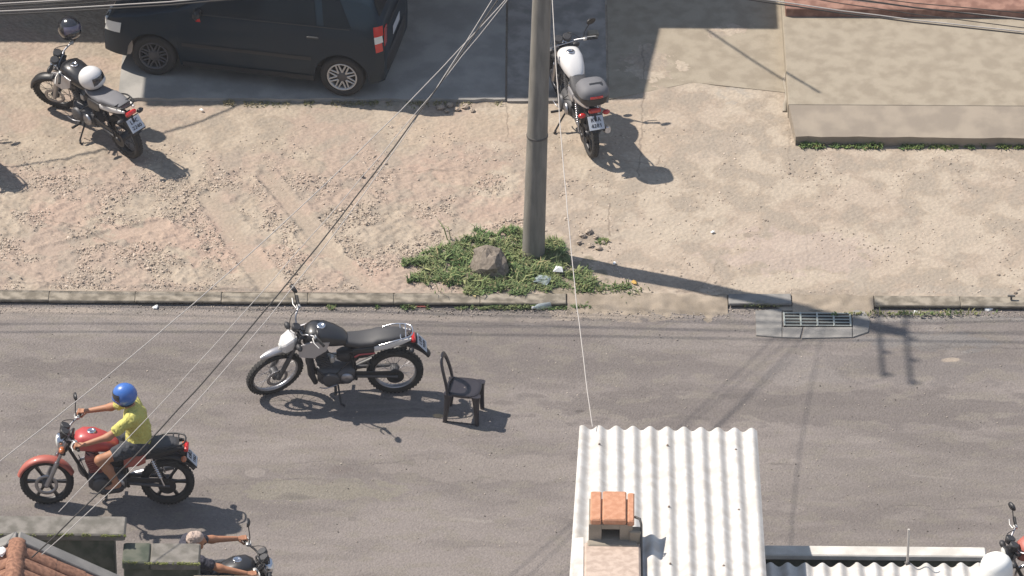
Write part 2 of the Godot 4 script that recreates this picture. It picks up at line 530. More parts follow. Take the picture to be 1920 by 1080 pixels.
func build_ground():
	ZK = P(960, 568, WALK).z
	walk_n1 = FastNoiseLite.new(); walk_n1.seed = 41; walk_n1.frequency = 0.7; walk_n1.fractal_octaves = 3
	walk_n2 = FastNoiseLite.new(); walk_n2.seed = 42; walk_n2.frequency = 5.0; walk_n2.fractal_octaves = 3
	walk_n3 = FastNoiseLite.new(); walk_n3.seed = 43; walk_n3.frequency = 14.0; walk_n3.fractal_octaves = 2
	for r in [[395, 370, 520, 560, 0.17], [575, 440, 720, 560, 0.14], [500, 330, 620, 470, 0.13], [90, 470, 300, 420, 0.12]]:
		var a := P(r[0], r[1], WALK); var b := P(r[2], r[3], WALK)
		ruts.append([Vector2(a.x, a.z), Vector2(b.x, b.z), r[4]])
	# wide earth under everything
	var s := new_st()
	s.set_smooth_group(-1)
	quad(s, Vector3(-90, -0.06, -90), Vector3(90, -0.06, -90), Vector3(90, -0.06, 90), Vector3(-90, -0.06, 90))
	struct("ground", s, M.earth)

	# pavement: relief sheet with its own colour texture
	var x0 := -8.0; var wx := 16.0; var z0 := -7.6; var wz := 8.0
	var n_big := layer(101, 0.006, 4)
	var n_mid := layer(102, 0.02, 4)
	var n_edge := layer(103, 0.035, 3)
	var n_fine := layer(104, 0.16, 3)
	var n_speck := layer(105, 0.33, 2)
	var buf := PackedFloat32Array(); buf.resize(TW * TH * 3)
	var beige := Color(0.292, 0.240, 0.186)
	var pink := Color(0.305, 0.236, 0.19)
	var pale := Color(0.37, 0.315, 0.25)
	var grey := Color(0.265, 0.228, 0.185)
	for j in TH:
		for i in TW:
			var o := j * TW + i
			var x := x0 + wx * i / TW
			var a := n_big[o] / 255.0
			var b := n_mid[o] / 255.0
			var left := smoothstep(0.6, -0.4, x + (b - 0.5) * 3.0)
			var c := beige.lerp(pale, smoothstep(0.42, 0.66, b) * (0.75 - 0.25 * left))
			c = c.lerp(pink, smoothstep(0.42, 0.62, a) * (0.25 + 0.6 * left))
			c = c.lerp(grey, smoothstep(0.5, 0.3, b) * 0.6)
			buf[o * 3] = c.r; buf[o * 3 + 1] = c.g; buf[o * 3 + 2] = c.b
	var dabs := []
	var dirt := Color(0.20, 0.165, 0.13)
	var sand := Color(0.345, 0.275, 0.21)
	var rose := Color(0.345, 0.25, 0.198)
	for q in [[300, 440, 0.7, 0.35, rose, 0.6], [470, 480, 0.8, 0.3, rose, 0.55], [690, 510, 0.35, 0.25, rose, 0.6], [120, 400, 0.5, 0.3, rose, 0.5], [860, 320, 0.6, 0.35, rose, 0.5], [940, 400, 0.4, 0.5, rose, 0.45], [870, 240, 0.9, 0.4, sand, 0.6], [1180, 250, 0.8, 0.5, sand, 0.45],
			[1500, 470, 1.0, 0.5, Color(0.36, 0.29, 0.25), 0.5], [1250, 430, 0.7, 0.4, pale, 0.6], [1750, 450, 0.9, 0.4, pale, 0.5], [1330, 130, 0.5, 0.6, pale, 0.6], [1350, 270, 0.5, 0.3, grey, 0.5], [1380, 150, 0.25, 0.4, Color(0.27, 0.25, 0.22), 0.5],
			[1400, 440, 0.07, 0.05, dirt, 0.7], [1610, 520, 0.12, 0.4, Color(0.26, 0.225, 0.185), 0.5], [1280, 535, 0.5, 0.12, dirt, 0.35], [980, 515, 0.95, 0.45, Color(0.15, 0.13, 0.09), 0.75], [1100, 450, 0.2, 0.15, dirt, 0.6], [840, 195, 0.5, 0.12, dirt, 0.5],  # the tall narrow dab paints a soft crossarm shadow
			[560, 190, 1.6, 0.14, Color(0.22, 0.20, 0.155), 0.55], [60, 560, 1.2, 0.1, sand, 0.4], [1560, 550, 0.8, 0.1, dirt, 0.35], [1800, 545, 0.8, 0.1, Color(0.27, 0.24, 0.2), 0.45]]:
		dabs.append([P(q[0], q[1], WALK), q[2], q[3], 0.0, q[4], q[5]])
	var lines := []
	var crack := Color(0.15, 0.12, 0.095)
	for q in [[[0, 350, 120, 348, 300, 342, 480, 350, 700, 348], 0.012, 0.5], [[600, 330, 700, 325, 850, 318, 940, 330], 0.012, 0.5], [[80, 410, 150, 425, 210, 455, 260, 490], 0.016, 0.6], [[270, 465, 320, 480, 345, 500], 0.014, 0.7],
			[[640, 345, 700, 300], 0.01, 0.45], [[948, 190, 950, 255], 0.01, 0.6], [[1140, 378, 1141, 440], 0.013, 0.7], [[1203, 60, 1206, 180, 1196, 330], 0.011, 0.6], [[1330, 60, 1345, 110, 1370, 160], 0.010, 0.4],
			[[1300, 545, 1330, 520, 1345, 490], 0.012, 0.5], [[1270, 548, 1300, 545, 1360, 560], 0.02, 0.6], [[1170, 300, 1230, 306, 1240, 290], 0.01, 0.5], [[985, 350, 955, 385], 0.01, 0.5], [[160, 540, 330, 545, 560, 535, 700, 545], 0.012, 0.45],
			[[1160, 235, 1250, 250, 1330, 240], 0.008, 0.35], [[1480, 130, 1478, 300], 0.012, 0.35], [[1505, 350, 1515, 520], 0.008, 0.2], [[820, 186, 880, 192, 950, 190], 0.02, 0.7]]:
		lines.append([px_list(q[0]), q[1], crack, q[2]])
	for q in [[[395, 372, 440, 440, 505, 545], 0.14], [[575, 440, 650, 500, 720, 560], 0.12], [[500, 330, 620, 470], 0.11]]:
		lines.append([px_list(q[0]), q[1], Color(0.315, 0.255, 0.197), 0.5])
	paint(buf, x0, z0, wx, wz, n_edge, dabs, lines)
	var wm := StandardMaterial3D.new()
	wm.albedo_texture = to_texture(buf, n_fine, 0.15, n_speck, 0.38)
	wm.normal_enabled = true
	wm.normal_texture = normal_of(n_fine, 1.6)
	wm.normal_scale = 0.55
	wm.roughness = 0.96
	M["walk"] = wm
	var cell := 0.025
	var zb := ZK - 0.2
	var nx := int(wx / cell); var nz := int((zb - z0) / cell)
	var vs := PackedVector3Array(); var us := PackedVector2Array(); var ns := PackedVector3Array(); var ix := PackedInt32Array()
	vs.resize((nx + 1) * (nz + 1)); us.resize(vs.size()); ns.resize(vs.size())
	for j in nz + 1:
		var z := zb - (zb - z0) * (1.0 - float(j) / nz)
		for i in nx + 1:
			var x := x0 + cell * i
			var o := j * (nx + 1) + i
			vs[o] = Vector3(x, walk_h(x, z), z)
			us[o] = Vector2((x - x0) / wx, (z - z0) / wz)
	for j in nz + 1:
		for i in nx + 1:
			var l := vs[j * (nx + 1) + maxi(i - 1, 0)]; var r := vs[j * (nx + 1) + mini(i + 1, nx)]
			var u := vs[maxi(j - 1, 0) * (nx + 1) + i]; var d := vs[mini(j + 1, nz) * (nx + 1) + i]
			ns[j * (nx + 1) + i] = (d - u).cross(r - l).normalized()
			if i < nx and j < nz:
				var o := j * (nx + 1) + i
				ix.append_array([o, o + 1, o + nx + 2, o, o + nx + 2, o + nx + 1])
	var arr := []
	arr.resize(Mesh.ARRAY_MAX)
	arr[Mesh.ARRAY_VERTEX] = vs; arr[Mesh.ARRAY_NORMAL] = ns; arr[Mesh.ARRAY_TEX_UV] = us; arr[Mesh.ARRAY_INDEX] = ix
	var am := ArrayMesh.new()
	am.add_surface_from_arrays(Mesh.PRIMITIVE_TRIANGLES, arr)
	struct("pavement", am, wm)
	# the pavement goes on outside the frame
	s = new_st()
	s.set_smooth_group(-1)
	for q in [[-60, -8.0], [8.0, 60]]:
		quad(s, Vector3(q[0], WALK, -40), Vector3(q[1], WALK, -40), Vector3(q[1], WALK, zb), Vector3(q[0], WALK, zb))
	quad(s, Vector3(-8, WALK, -40), Vector3(8, WALK, -40), Vector3(8, WALK, z0), Vector3(-8, WALK, z0))
	struct("pavement", s, M.concrete_slab)

	# road
	z0 = 0.0
	for o in TW * TH * 3: buf[o] = 0.0
	var r_big := layer(201, 0.006, 4, 4.0)
	var r_mid := layer(202, 0.03, 4, 3.0)
	var r_edge := layer(203, 0.04, 3, 2.0)
	var r_fine := layer(204, 0.2, 3)
	var r_speck := layer(205, 0.38, 2)
	var as_a := Color(0.136, 0.119, 0.110)
	var as_b := Color(0.190, 0.167, 0.154)
	var as_c := Color(0.170, 0.152, 0.128)
	for j in TH:
		for i in TW:
			var o := j * TW + i
			var a := r_big[o] / 255.0
			var b := r_mid[o] / 255.0
			var c := as_a.lerp(as_b, smoothstep(0.25, 0.75, a * 0.6 + b * 0.4))
			c = c.lerp(as_c, smoothstep(0.5, 0.75, r_edge[o] / 255.0) * 0.5)
			buf[o * 3] = c.r; buf[o * 3 + 1] = c.g; buf[o * 3 + 2] = c.b
	dabs = []
	for q in [[200, 690, 2.4, 0.20, Color(0.118, 0.103, 0.096), 0.6], [1500, 765, 3.6, 0.36, Color(0.118, 0.103, 0.096), 0.62], [1150, 690, 2.0, 0.22, Color(0.122, 0.107, 0.10), 0.5], [1700, 690, 1.4, 0.3, Color(0.125, 0.112, 0.106), 0.5], [600, 920, 1.0, 0.2, Color(0.185, 0.17, 0.13), 0.5], [960, 880, 1.6, 0.25, Color(0.205, 0.18, 0.162), 0.5],
			[1088, 771, 0.05, 0.03, Color(0.07, 0.06, 0.055), 0.7], [640, 880, 0.16, 0.07, Color(0.12, 0.10, 0.092), 0.5], [1260, 720, 0.3, 0.06, Color(0.125, 0.11, 0.10), 0.4], [430, 830, 0.5, 0.08, Color(0.13, 0.115, 0.105), 0.4], [880, 1020, 0.6, 0.1, Color(0.135, 0.118, 0.108), 0.4], [1500, 700, 0.5, 0.3, Color(0.21, 0.19, 0.175), 0.4], [1700, 900, 1.8, 0.5, Color(0.145, 0.128, 0.115), 0.4], [822, 779, 0.09, 0.05, Color(0.5, 0.36, 0.2), 0.8], [1785, 675, 0.13, 0.06, Color(0.34, 0.28, 0.22), 0.7], [1300, 640, 1.0, 0.2, Color(0.2, 0.178, 0.162), 0.4],
			[500, 592, 4.0, 0.10, Color(0.22, 0.19, 0.165), 0.6], [1150, 590, 0.9, 0.12, Color(0.30, 0.25, 0.2), 0.75], [60, 583, 1.6, 0.06, Color(0.28, 0.235, 0.195), 0.6], [1280, 578, 0.5, 0.08, Color(0.3, 0.255, 0.2), 0.6], [1750, 596, 1.2, 0.07, Color(0.24, 0.22, 0.2), 0.6], [1750, 640, 0.9, 0.2, Color(0.15, 0.145, 0.14), 0.5]]:  # last dab paints the smudged shadow of the pole hardware
		dabs.append([P(q[0], q[1], 0), q[2], q[3], 0.0, q[4], q[5]])
	lines = []
	for q in [[[1290, 630, 1380, 650, 1560, 648], 0.012, 0.4], [[300, 640, 480, 648], 0.01, 0.25], [[1700, 760, 1800, 750, 1900, 756], 0.01, 0.25]]:
		lines.append([px_list(q[0], 0.0), q[1], Color(0.10, 0.09, 0.082), q[2]])
	var stain := RandomNumberGenerator.new(); stain.seed = 515
	for i in 46:
		var dk := stain.randf() < 0.65
		dabs.append([P(stain.randf_range(0, 1920), stain.randf_range(610, 1060), 0), stain.randf_range(0.05, 0.45), stain.randf_range(0.02, 0.09), stain.randf_range(-0.15, 0.15), Color(0.10, 0.088, 0.081) if dk else Color(0.23, 0.205, 0.185), stain.randf_range(0.25, 0.55)])
	for i in 9:
		var a := Vector2(stain.randf_range(100, 1800), stain.randf_range(620, 1000))
		var pts := []
		for k in 5: pts.append_array([a.x + k * stain.randf_range(25, 60), a.y + stain.randf_range(-9, 9)])
		lines.append([px_list(pts, 0.0), 0.009, Color(0.085, 0.075, 0.07), 0.5])
	paint(buf, x0, z0, wx, wz, r_edge, dabs, lines)
	var rm := StandardMaterial3D.new()
	rm.albedo_texture = to_texture(buf, r_fine, 0.16, r_speck, 0.6)
	rm.normal_enabled = true
	rm.normal_texture = normal_of(r_speck, 1.4)
	rm.normal_scale = 0.7
	rm.roughness = 0.92
	M["road"] = rm
	s = new_st()
	s.set_smooth_group(0)
	var rn := FastNoiseLite.new(); rn.seed = 55; rn.frequency = 0.5
	var xs := []
	var x := -40.0
	while x <= 40.0:
		xs.append(x); x += 0.5
	var z := ZK - 0.15
	while z < 15.0:
		for i in xs.size() - 1:
			for v in [[xs[i], z], [xs[i + 1], z], [xs[i + 1], z + 0.5], [xs[i], z], [xs[i + 1], z + 0.5], [xs[i], z + 0.5]]:
				s.set_uv(Vector2((v[0] - x0) / wx, (v[1] - z0) / wz))
				s.add_vertex(Vector3(v[0], rn.get_noise_2d(v[0], v[1]) * 0.008, v[1]))
		z += 0.5
	struct("road", s, rm)

# ---------------------------------------------------------------- kerb, drain
func build_kerb_and_drain():
	var kerb := Node3D.new()
	kerb.name = numbered("kerb")
	add_child(kerb)
	kerb.set_meta("kind", "structure")
	var stones := []   # x range, z shift, height shift, tilt
	var x := P(1062, 566, WALK).x
	var left_end := x
	while x > -12.0:
		stones.append([x - 0.998, x, rng.randf_range(-0.006, 0.006), rng.randf_range(-0.006, 0.004), rng.randf_range(-0.3, 0.3)])
		x -= 1.0
	var k0 := P(1366, 566, WALK).x; var k1 := P(1484, 566, WALK).x
	stones.append([k0, k1, -0.02, 0.004, 0.8])
	x = P(1640, 572, WALK).x
	while x < 12.0:
		stones.append([x, x + 0.998, rng.randf_range(-0.006, 0.006), rng.randf_range(-0.006, 0.006), rng.randf_range(-0.3, 0.3)])
		x += 1.0
	for q in stones:
		var s := new_st()
		# undercut kerb: worn head overhanging its footing
		rbox(s, T(Vector3(0, 0.132, 0)), Vector3(q[1] - q[0], 0.036, 0.2), 0.006 + rng.randf() * 0.004)
		rbox(s, T(Vector3(0, -0.02, -0.03)), Vector3(q[1] - q[0] - 0.004, 0.27, 0.14), 0.004)
		var o := obj(kerb, "kerb_stone", s, M.concrete_grey if q[4] == 0.8 else M.kerb)
		o.position = Vector3((q[0] + q[1]) * 0.5, WALK - 0.15 + q[3], ZK - 0.1 + q[2])
		o.rotation_degrees.y = q[4]
	# broken dropped kerb: earth filling the gaps, sloping to the road
	var n := FastNoiseLite.new(); n.seed = 77; n.frequency = 4.0; n.fractal_octaves = 3
	for g in [[left_end + 0.01, k0 - 0.01, "earth_ramp"], [k1 + 0.01, P(1640, 572, WALK).x - 0.01, "earth_ramp"]]:
		var s := new_st()
		s.set_smooth_group(0)
		var c := 0.03
		var nx := int((g[1] - g[0]) / c) + 1
		var nz := 20
		var f := func(i: int, j: int) -> Vector3:
			var xx: float = g[0] + (g[1] - g[0]) * i / nx
			var t := float(j) / nz
			var zz := ZK - 0.21 + 0.5 * t
			var hh: float = lerpf(WALK + 0.0, -0.012, smoothstep(0.05, 0.85 + 0.15 * n.get_noise_2d(xx, 3.0), t)) + n.get_noise_2d(xx, zz) * 0.022
			return Vector3(xx, hh, zz)
		for j in nz:
			for i in nx:
				quad(s, f.call(i, j), f.call(i + 1, j), f.call(i + 1, j + 1), f.call(i, j + 1))
		var o := struct("earth_ramp", s, M.earth)
		o.set_meta("label", "sandy earth filling the broken kerb")

	# storm drain: concrete apron with a metal grate
	var d := thing("storm_drain", "metal grate of a storm drain set in broken concrete by the kerb", "drain")
	var s := new_st()
	var ga := P(1468, 584, 0.03); var gb := P(1597, 610, 0.03)
	var y := 0.018
	var w := func(px: float, py: float) -> Vector3: return P(px, py, y)
	slab(s, [w.call(1416, 582), w.call(1466, 578), w.call(1466, 632), w.call(1418, 628)], 0.05, 0.006)
	obj(d, "apron", s, M.concrete_grey)
	s = new_st()
	slab(s, [w.call(1599, 578), w.call(1622, 584), w.call(1632, 600), w.call(1628, 622), w.call(1599, 632)], 0.05, 0.006)
	obj(d, "apron", s, M.concrete_grey)
	s = new_st()
	slab(s, [w.call(1467, 613), w.call(1505, 613), w.call(1500, 633), w.call(1467, 632)], 0.05, 0.006)
	obj(d, "apron", s, M.concrete_grey)
	s = new_st()
	slab(s, [w.call(1508, 613), w.call(1598, 613), w.call(1598, 632), w.call(1503, 634)], 0.05, 0.006)
	obj(d, "apron", s, M.concrete_grey)
	s = new_st()
	slab(s, [w.call(1455, 574), w.call(1594, 574), w.call(1598, 582), w.call(1467, 582)], 0.05, 0.006)
	obj(d, "lintel", s, M.concrete)
	s = new_st()
	var pit_shade_slab0 := ga + Vector3(0, -0.023, 0); var pit_shade_slab1 := gb + Vector3(0, -0.023, 0)
	slab(s, [Vector3(pit_shade_slab0.x, 0.010, pit_shade_slab0.z), Vector3(pit_shade_slab1.x, 0.010, pit_shade_slab0.z), Vector3(pit_shade_slab1.x, 0.010, pit_shade_slab1.z), Vector3(pit_shade_slab0.x, 0.010, pit_shade_slab1.z)], 0.02)
	obj(d, "pit_shade_slab", s, M.rubber)  # flat black slab stands in for the shaded hollow below the grate
	for k in 5:
		var t := (k + 0.0) / 4.0
		box_part(d, "grate_bar", Vector3((ga.x + gb.x) * 0.5, 0.017, lerpf(ga.z + 0.012, gb.z - 0.012, t)), Vector3(gb.x - ga.x, 0.012, 0.016), M.zinc, 0.003)
	for k in 5:
		var t := k / 4.0
		box_part(d, "cross_bar", Vector3(lerpf(ga.x + 0.01, gb.x - 0.01, t), 0.021, (ga.z + gb.z) * 0.5), Vector3(0.022, 0.012, gb.z - ga.z), M.zinc, 0.003)

# ---------------------------------------------------------------- raised slabs at the back of the pavement
func wobble_edge(a: Vector3, b: Vector3, n: int, amp: float, sd: int) -> Array:
	var r := RandomNumberGenerator.new(); r.seed = sd
	var o := []
	for i in n + 1:
		o.append(a.lerp(b, float(i) / n) + Vector3(0, 0, r.randf_range(-amp, amp)))
	return o

func edge_slab(front: Array, zback: float, depth: float) -> SurfaceTool:
	# flat-topped slab whose front edge follows the given points
	var s := new_st()
	s.set_smooth_group(-1)
	for i in front.size() - 1:
		var a: Vector3 = front[i]; var b: Vector3 = front[i + 1]
		quad(s, Vector3(a.x, a.y, zback), Vector3(b.x, b.y, zback), b, a)
		quad(s, a, b, b - Vector3(0, depth, 0), a - Vector3(0, depth, 0))
	for e in [front[0], front[-1]]:
		quad(s, Vector3(e.x, e.y, zback), e, e - Vector3(0, depth, 0), Vector3(e.x, e.y - depth, zback))
	return s

var PAD := WALK + 0.035

func build_back_slabs():
	# parking pad under the car, with a broken front edge
	var a := P(-200, 186, PAD); var b := P(947, 186, PAD)
	var front := wobble_edge(Vector3(a.x, PAD, P(300, 186, PAD).z), Vector3(b.x, PAD, P(800, 185, PAD).z), 60, 0.018, 5)
	# only from the left of the car onward
	var fr := []
	for v in front:
		if v.x > P(212, 186, PAD).x: fr.append(v)
	struct("parking_pad", edge_slab(fr, -9.0, 0.1), M.pad)
	# darker strip of cement right of it
	a = P(951, 188, PAD); b = P(1137, 150, PAD)
	struct("path", edge_slab([Vector3(a.x, PAD - 0.012, a.z), Vector3(b.x, PAD - 0.012, a.z - 0.03)], -9.0, 0.1), M.strip)
	a = P(1139, 40, PAD); b = P(1478, 40, PAD)
	struct("path", edge_slab([Vector3(a.x, WALK + 0.003, P(1150, 182, PAD).z), Vector3(P(1300, 150, PAD).x, WALK + 0.001, P(1300, 150, PAD).z), Vector3(b.x, WALK - 0.001, P(1470, 170, PAD).z)], -9.0, 0.06), M.concrete_slab)
	# raised slab on the right: upper flat and sloping apron
	var top := WALK + 0.20
	var low := WALK + 0.13
	var l := P(1478, 196, top).x
	var z1 := P(1700, 197, top).z
	var z2 := P(1700, 257, low).z
	var s := new_st()
	s.set_smooth_group(-1)
	var xr := 11.0
	# upper slab, with a thin lip at its front
	rbox(s, T(Vector3((l + xr) * 0.5, top - 0.1, (z1 - 9.0) * 0.5)), Vector3(xr - l, 0.2, 9.0 + z1), 0.006)
	struct("raised_slab", s, M.concrete_slab)
	s = new_st()
	s.set_smooth_group(-1)
	var f0 := P(1492, 256, low).x
	var ft := wobble_edge(Vector3(f0, low, z2), Vector3(xr, low, z2 + 0.02), 50, 0.012, 9)
	var prev := Vector3(l + 0.01, top - 0.007, z1 + 0.002)
	for i in ft.size() - 1:
		var q0: Vector3 = ft[i]; var q1: Vector3 = ft[i + 1]
		var u0 := Vector3(maxf(q0.x, l + 0.01) if i > 0 else l + 0.01, top - 0.007, z1 + 0.002)
		var u1 := Vector3(q1.x, top - 0.007, z1 + 0.002)
		quad(s, u0, u1, q1, q0)
		quad(s, q0, q1, q1 - Vector3(0.0, 0.2, 0.03), q0 - Vector3(0.0, 0.2, 0.03))
	quad(s, prev, ft[0], ft[0] - Vector3(0, 0.2, 0), prev - Vector3(0, 0.2, 0))
	struct("ramp", s, M.concrete_ramp)
	# worn brown step at the back of the slab
	var zs := P(1700, 30, top + 0.02).z
	s = new_st()
	rbox(s, T(Vector3((P(1472, 20, top).x + xr) * 0.5, top + 0.05, (zs - 9.0) * 0.5)), Vector3(xr - P(1472, 20, top).x, 0.14, 9.0 + zs), 0.01)
	struct("doorstep", s, M.red_floor)
	# old line of mortar marking the joint left of the slab
	s = new_st()
	var pts := []
	for i in 13:
		var q := P(1474 + rng.randf_range(-3, 3), 60 + i * 12.5, WALK)
		pts.append(Vector3(q.x, (WALK + 0.024 if i < 6 else WALK + 0.006), q.z))
	tube(s, pts, 0.03, 6, Vector2(1.0, 0.5))
	struct("mortar_joint", s, M.concrete)
	# pale chip of concrete lying on the shaded strip
	var chip := obj(self, "concrete_block", null, M.concrete_slab)
	s = new_st()
	rbox(s, T(Vector3.ZERO, Vector3(0, 8, 0)), Vector3(0.13, 0.05, 0.10), 0.008)
	s.generate_normals()
	chip.mesh = s.commit()
	chip.position = P(1112, 64, PAD) + Vector3(0, 0.012, 0)
	tag(chip, "pale block lying on the dark cement beyond the white motorcycle", "block")

# ---------------------------------------------------------------- pole and wires
func wire(label: String, a: Vector3, m: Vector3, b: Vector3, r: float, mt: Material, group := "") -> MeshInstance3D:
	# a cable hanging through three points
	var s := new_st()
	var pts := []
	var n := 26
	var jit := RandomNumberGenerator.new(); jit.seed = hash(label)
	for i in n + 1:
		var t := float(i) / n
		var c := a * (1 - t) * (1 - 2 * t) + m * 4.0 * t * (1 - t) + b * t * (2 * t - 1)
		if i > 0 and i < n: c += Vector3(jit.randf_range(-1, 1), jit.randf_range(-1, 1), 0) * 0.004
		pts.append(c)
	tube(s, pts, r, 6)
	var o := obj(self, "cable", s, mt)
	tag(o, label, "cable", group)
	return o

var pole_base: Vector3
func pole_at(h: float) -> Vector3:
	return pole_base + Vector3(0.021 * h, h, -0.03 * h)

func build_pole_and_wires():
	pole_base = P(1000, 476, WALK)
	var t := thing("utility_pole", "tall round concrete utility pole rising from the weeds", "pole")
	var s := new_st()
	var rings := []
	for i in 14:
		var h := -0.2 + i * 0.435
		var r := lerpf(0.134, 0.068, (h + 0.2) / 9.2)
		var c := pole_at(h)
		var ring := PackedVector3Array()
		for k in 28:
			var a := TAU * k / 28
			ring.append(c + Vector3(cos(a) * r, 0, sin(a) * r))
		rings.append(ring)
	loft(s, rings)
	obj(t, "shaft", s, M.pole)
	for h in [1.62, 4.1, 4.55]:
		s = new_st()
		var c := pole_at(h)
		var r := lerpf(0.134, 0.068, (h + 0.2) / 9.2) + 0.003
		lathe(s, T(c), [[r, -0.012], [r + 0.003, -0.010], [r + 0.003, 0.010], [r, 0.012]], 28)
		obj(t, "steel_strap", s, M.iron)
	for q in [[4.95, 0.3, 1.5], [5.35, 0.35, 1.5]]:
		var c := pole_at(q[0]) + Vector3(0.13, 0, q[1])
		var arm := box_part(t, "crossarm", c, Vector3(0.032, 0.04, q[2]), M.wood_brown, 0.005)
		for k in 4:
			s = new_st()
			lathe(s, T(c + Vector3(0, 0.03, (k - 1.5) / 3.4 * q[2])), [[0.010, 0], [0.010, 0.04], [0.03, 0.05], [0.034, 0.065], [0.02, 0.08], [0.026, 0.09], [0.012, 0.11]], 12)
			obj(arm, "insulator", s, M.white)
	# cables along the street, drooping into the top of the frame on both sides
	for k in 6:
		var h := 4.15 + 0.06 * (k % 4)
		var zz := 0.10 + 0.075 * k + 0.05 * sin(k * 2.7)
		var at := pole_at(h) + Vector3(0.05, 0, zz)
		var yl := 2.0 + k * 5.0 + 3.0 * sin(k * 3.1)
		var yr := 24.0 + k * 8.5 + 4.0 * sin(k * 2.3)
		var ml := P(0, yl, 3.35 + 0.05 * k)
		var mr := P(1920, yr, 3.3 + 0.05 * k)
		var bl := ml + (ml - at) * 1.0 + Vector3(0, 0.75, 0)
		var br := mr + (mr - at) * 1.0 + Vector3(0, 0.75, 0)
		var dk := k % 3 != 1
		wire("sagging bundle cable from the pole past the black car", at, ml, bl, 0.006 + 0.002 * (k % 3), M.cable_dark if dk else M.cable_light, "cables along the street over the black car")
		wire("sagging bundle cable from the pole past the raised slab", at, mr, br, 0.006 + 0.002 * (k % 3), M.cable_dark if dk else M.cable_light, "cables along the street over the raised slab")
	# service drops crossing the road
	var hook := pole_at(4.3) + Vector3(-0.05, 0, 0.10)
	wire("dark twisted service cable crossing the road toward the mossy wall", hook, P(560, 506, 3.55), P(60, 1045, 3.2), 0.0075, M.cable_dark)
	wire("pale service cable passing above the blue helmeted rider", hook + Vector3(-0.02, -0.35, 0.02), P(500, 447, 3.6), P(-120, 955, 3.3), 0.0052, M.cable_light)
	wire("pale service cable running just beside the dark twisted one", hook + Vector3(0, -0.2, 0.14), P(612, 410, 3.5), P(110, 960, 3.2), 0.004, M.cable_light)
	wire("pale thin cable ending over the mossy wall", hook + Vector3(0.02, 0.2, -0.1), P(575, 506, 3.45), P(78, 1040, 3.1), 0.0045, M.cable_light)
	wire("service cable from the pole down to the white corrugated roof", pole_at(4.25) + Vector3(0.06, 0, 0.1), P(1061, 365, 3.4), P(1111, 800, 2.84), 0.0055, M.cable_light)
	# drops whose shadows cross the pavement
	for q in [[[-80, 318, 215, 275, 520, 165], 2.9, "service cable to the shop front, its shadow crossing below the parked motorcycle"], [[1325, 55, 1430, 125, 1560, 205], 3.1, "service cable to the shop front, its shadow crossing the raised slab"]]:
		var p := []
		for i in 3: p.append(P(q[0][i * 2], q[0][i * 2 + 1], WALK) - SUN * q[1])
		wire(q[2], p[0], p[1], p[2], 0.016, M.cable_dark)

# ---------------------------------------------------------------- shop fronts beyond the top of the frame (their awnings shade the pad)
func build_street_buildings():
	var zf := P(960, -190, WALK).z     # facade line, beyond the frame
	var t := thing("shop_building", "plastered shop front with a concrete awning behind the black car", "building")
	var x0 := -16.0
	var x1 := P(1478, 0, WALK).x
	box_part(t, "wall", Vector3((x0 + x1) * 0.5, 2.0, zf - 3.0), Vector3(x1 - x0, 4.2, 5.6), M.plaster, 0.02)
	for k in 4:
		var xx := -7.0 + k * 2.7
		box_part(t, "shutter", Vector3(xx, 1.35, zf - 0.19), Vector3(1.9, 2.4, 0.03), M.zinc, 0.005)
	var hh := 3.0
	var up := -SUN * hh
	var a := P(1205, 180, PAD) + up
	var b := P(1240, 50, PAD) + up
	var mid := P(280, 193, PAD) + up
	var s := new_st()
	slab(s, [Vector3(mid.x, a.y, zf - 0.2), Vector3(a.x + (b.x - a.x) * 2.2, a.y, zf - 0.2), a, mid], 0.12, 0.01)
	obj(t, "awning", s, M.concrete)
	var c := P(100, 78, WALK) + up
	s = new_st()
	slab(s, [Vector3(x0, a.y - 0.004, zf - 0.2), Vector3(mid.x - 0.01, a.y - 0.004, zf - 0.2), Vector3(mid.x - 0.01, a.y - 0.004, c.z), Vector3(x0, a.y - 0.004, c.z)], 0.12, 0.01)
	obj(t, "awning", s, M.concrete)
	c = P(1350, 52, PAD) + up
	var d := P(1472, 52, PAD) + up
	s = new_st()
	slab(s, [Vector3(b.x - 0.3, a.y - 0.13, zf - 0.2), Vector3(d.x, a.y - 0.13, zf - 0.2), Vector3(d.x, a.y - 0.13, c.z), Vector3(b.x - 0.3, a.y - 0.13, c.z)], 0.1, 0.01)
	obj(t, "awning", s, M.concrete)

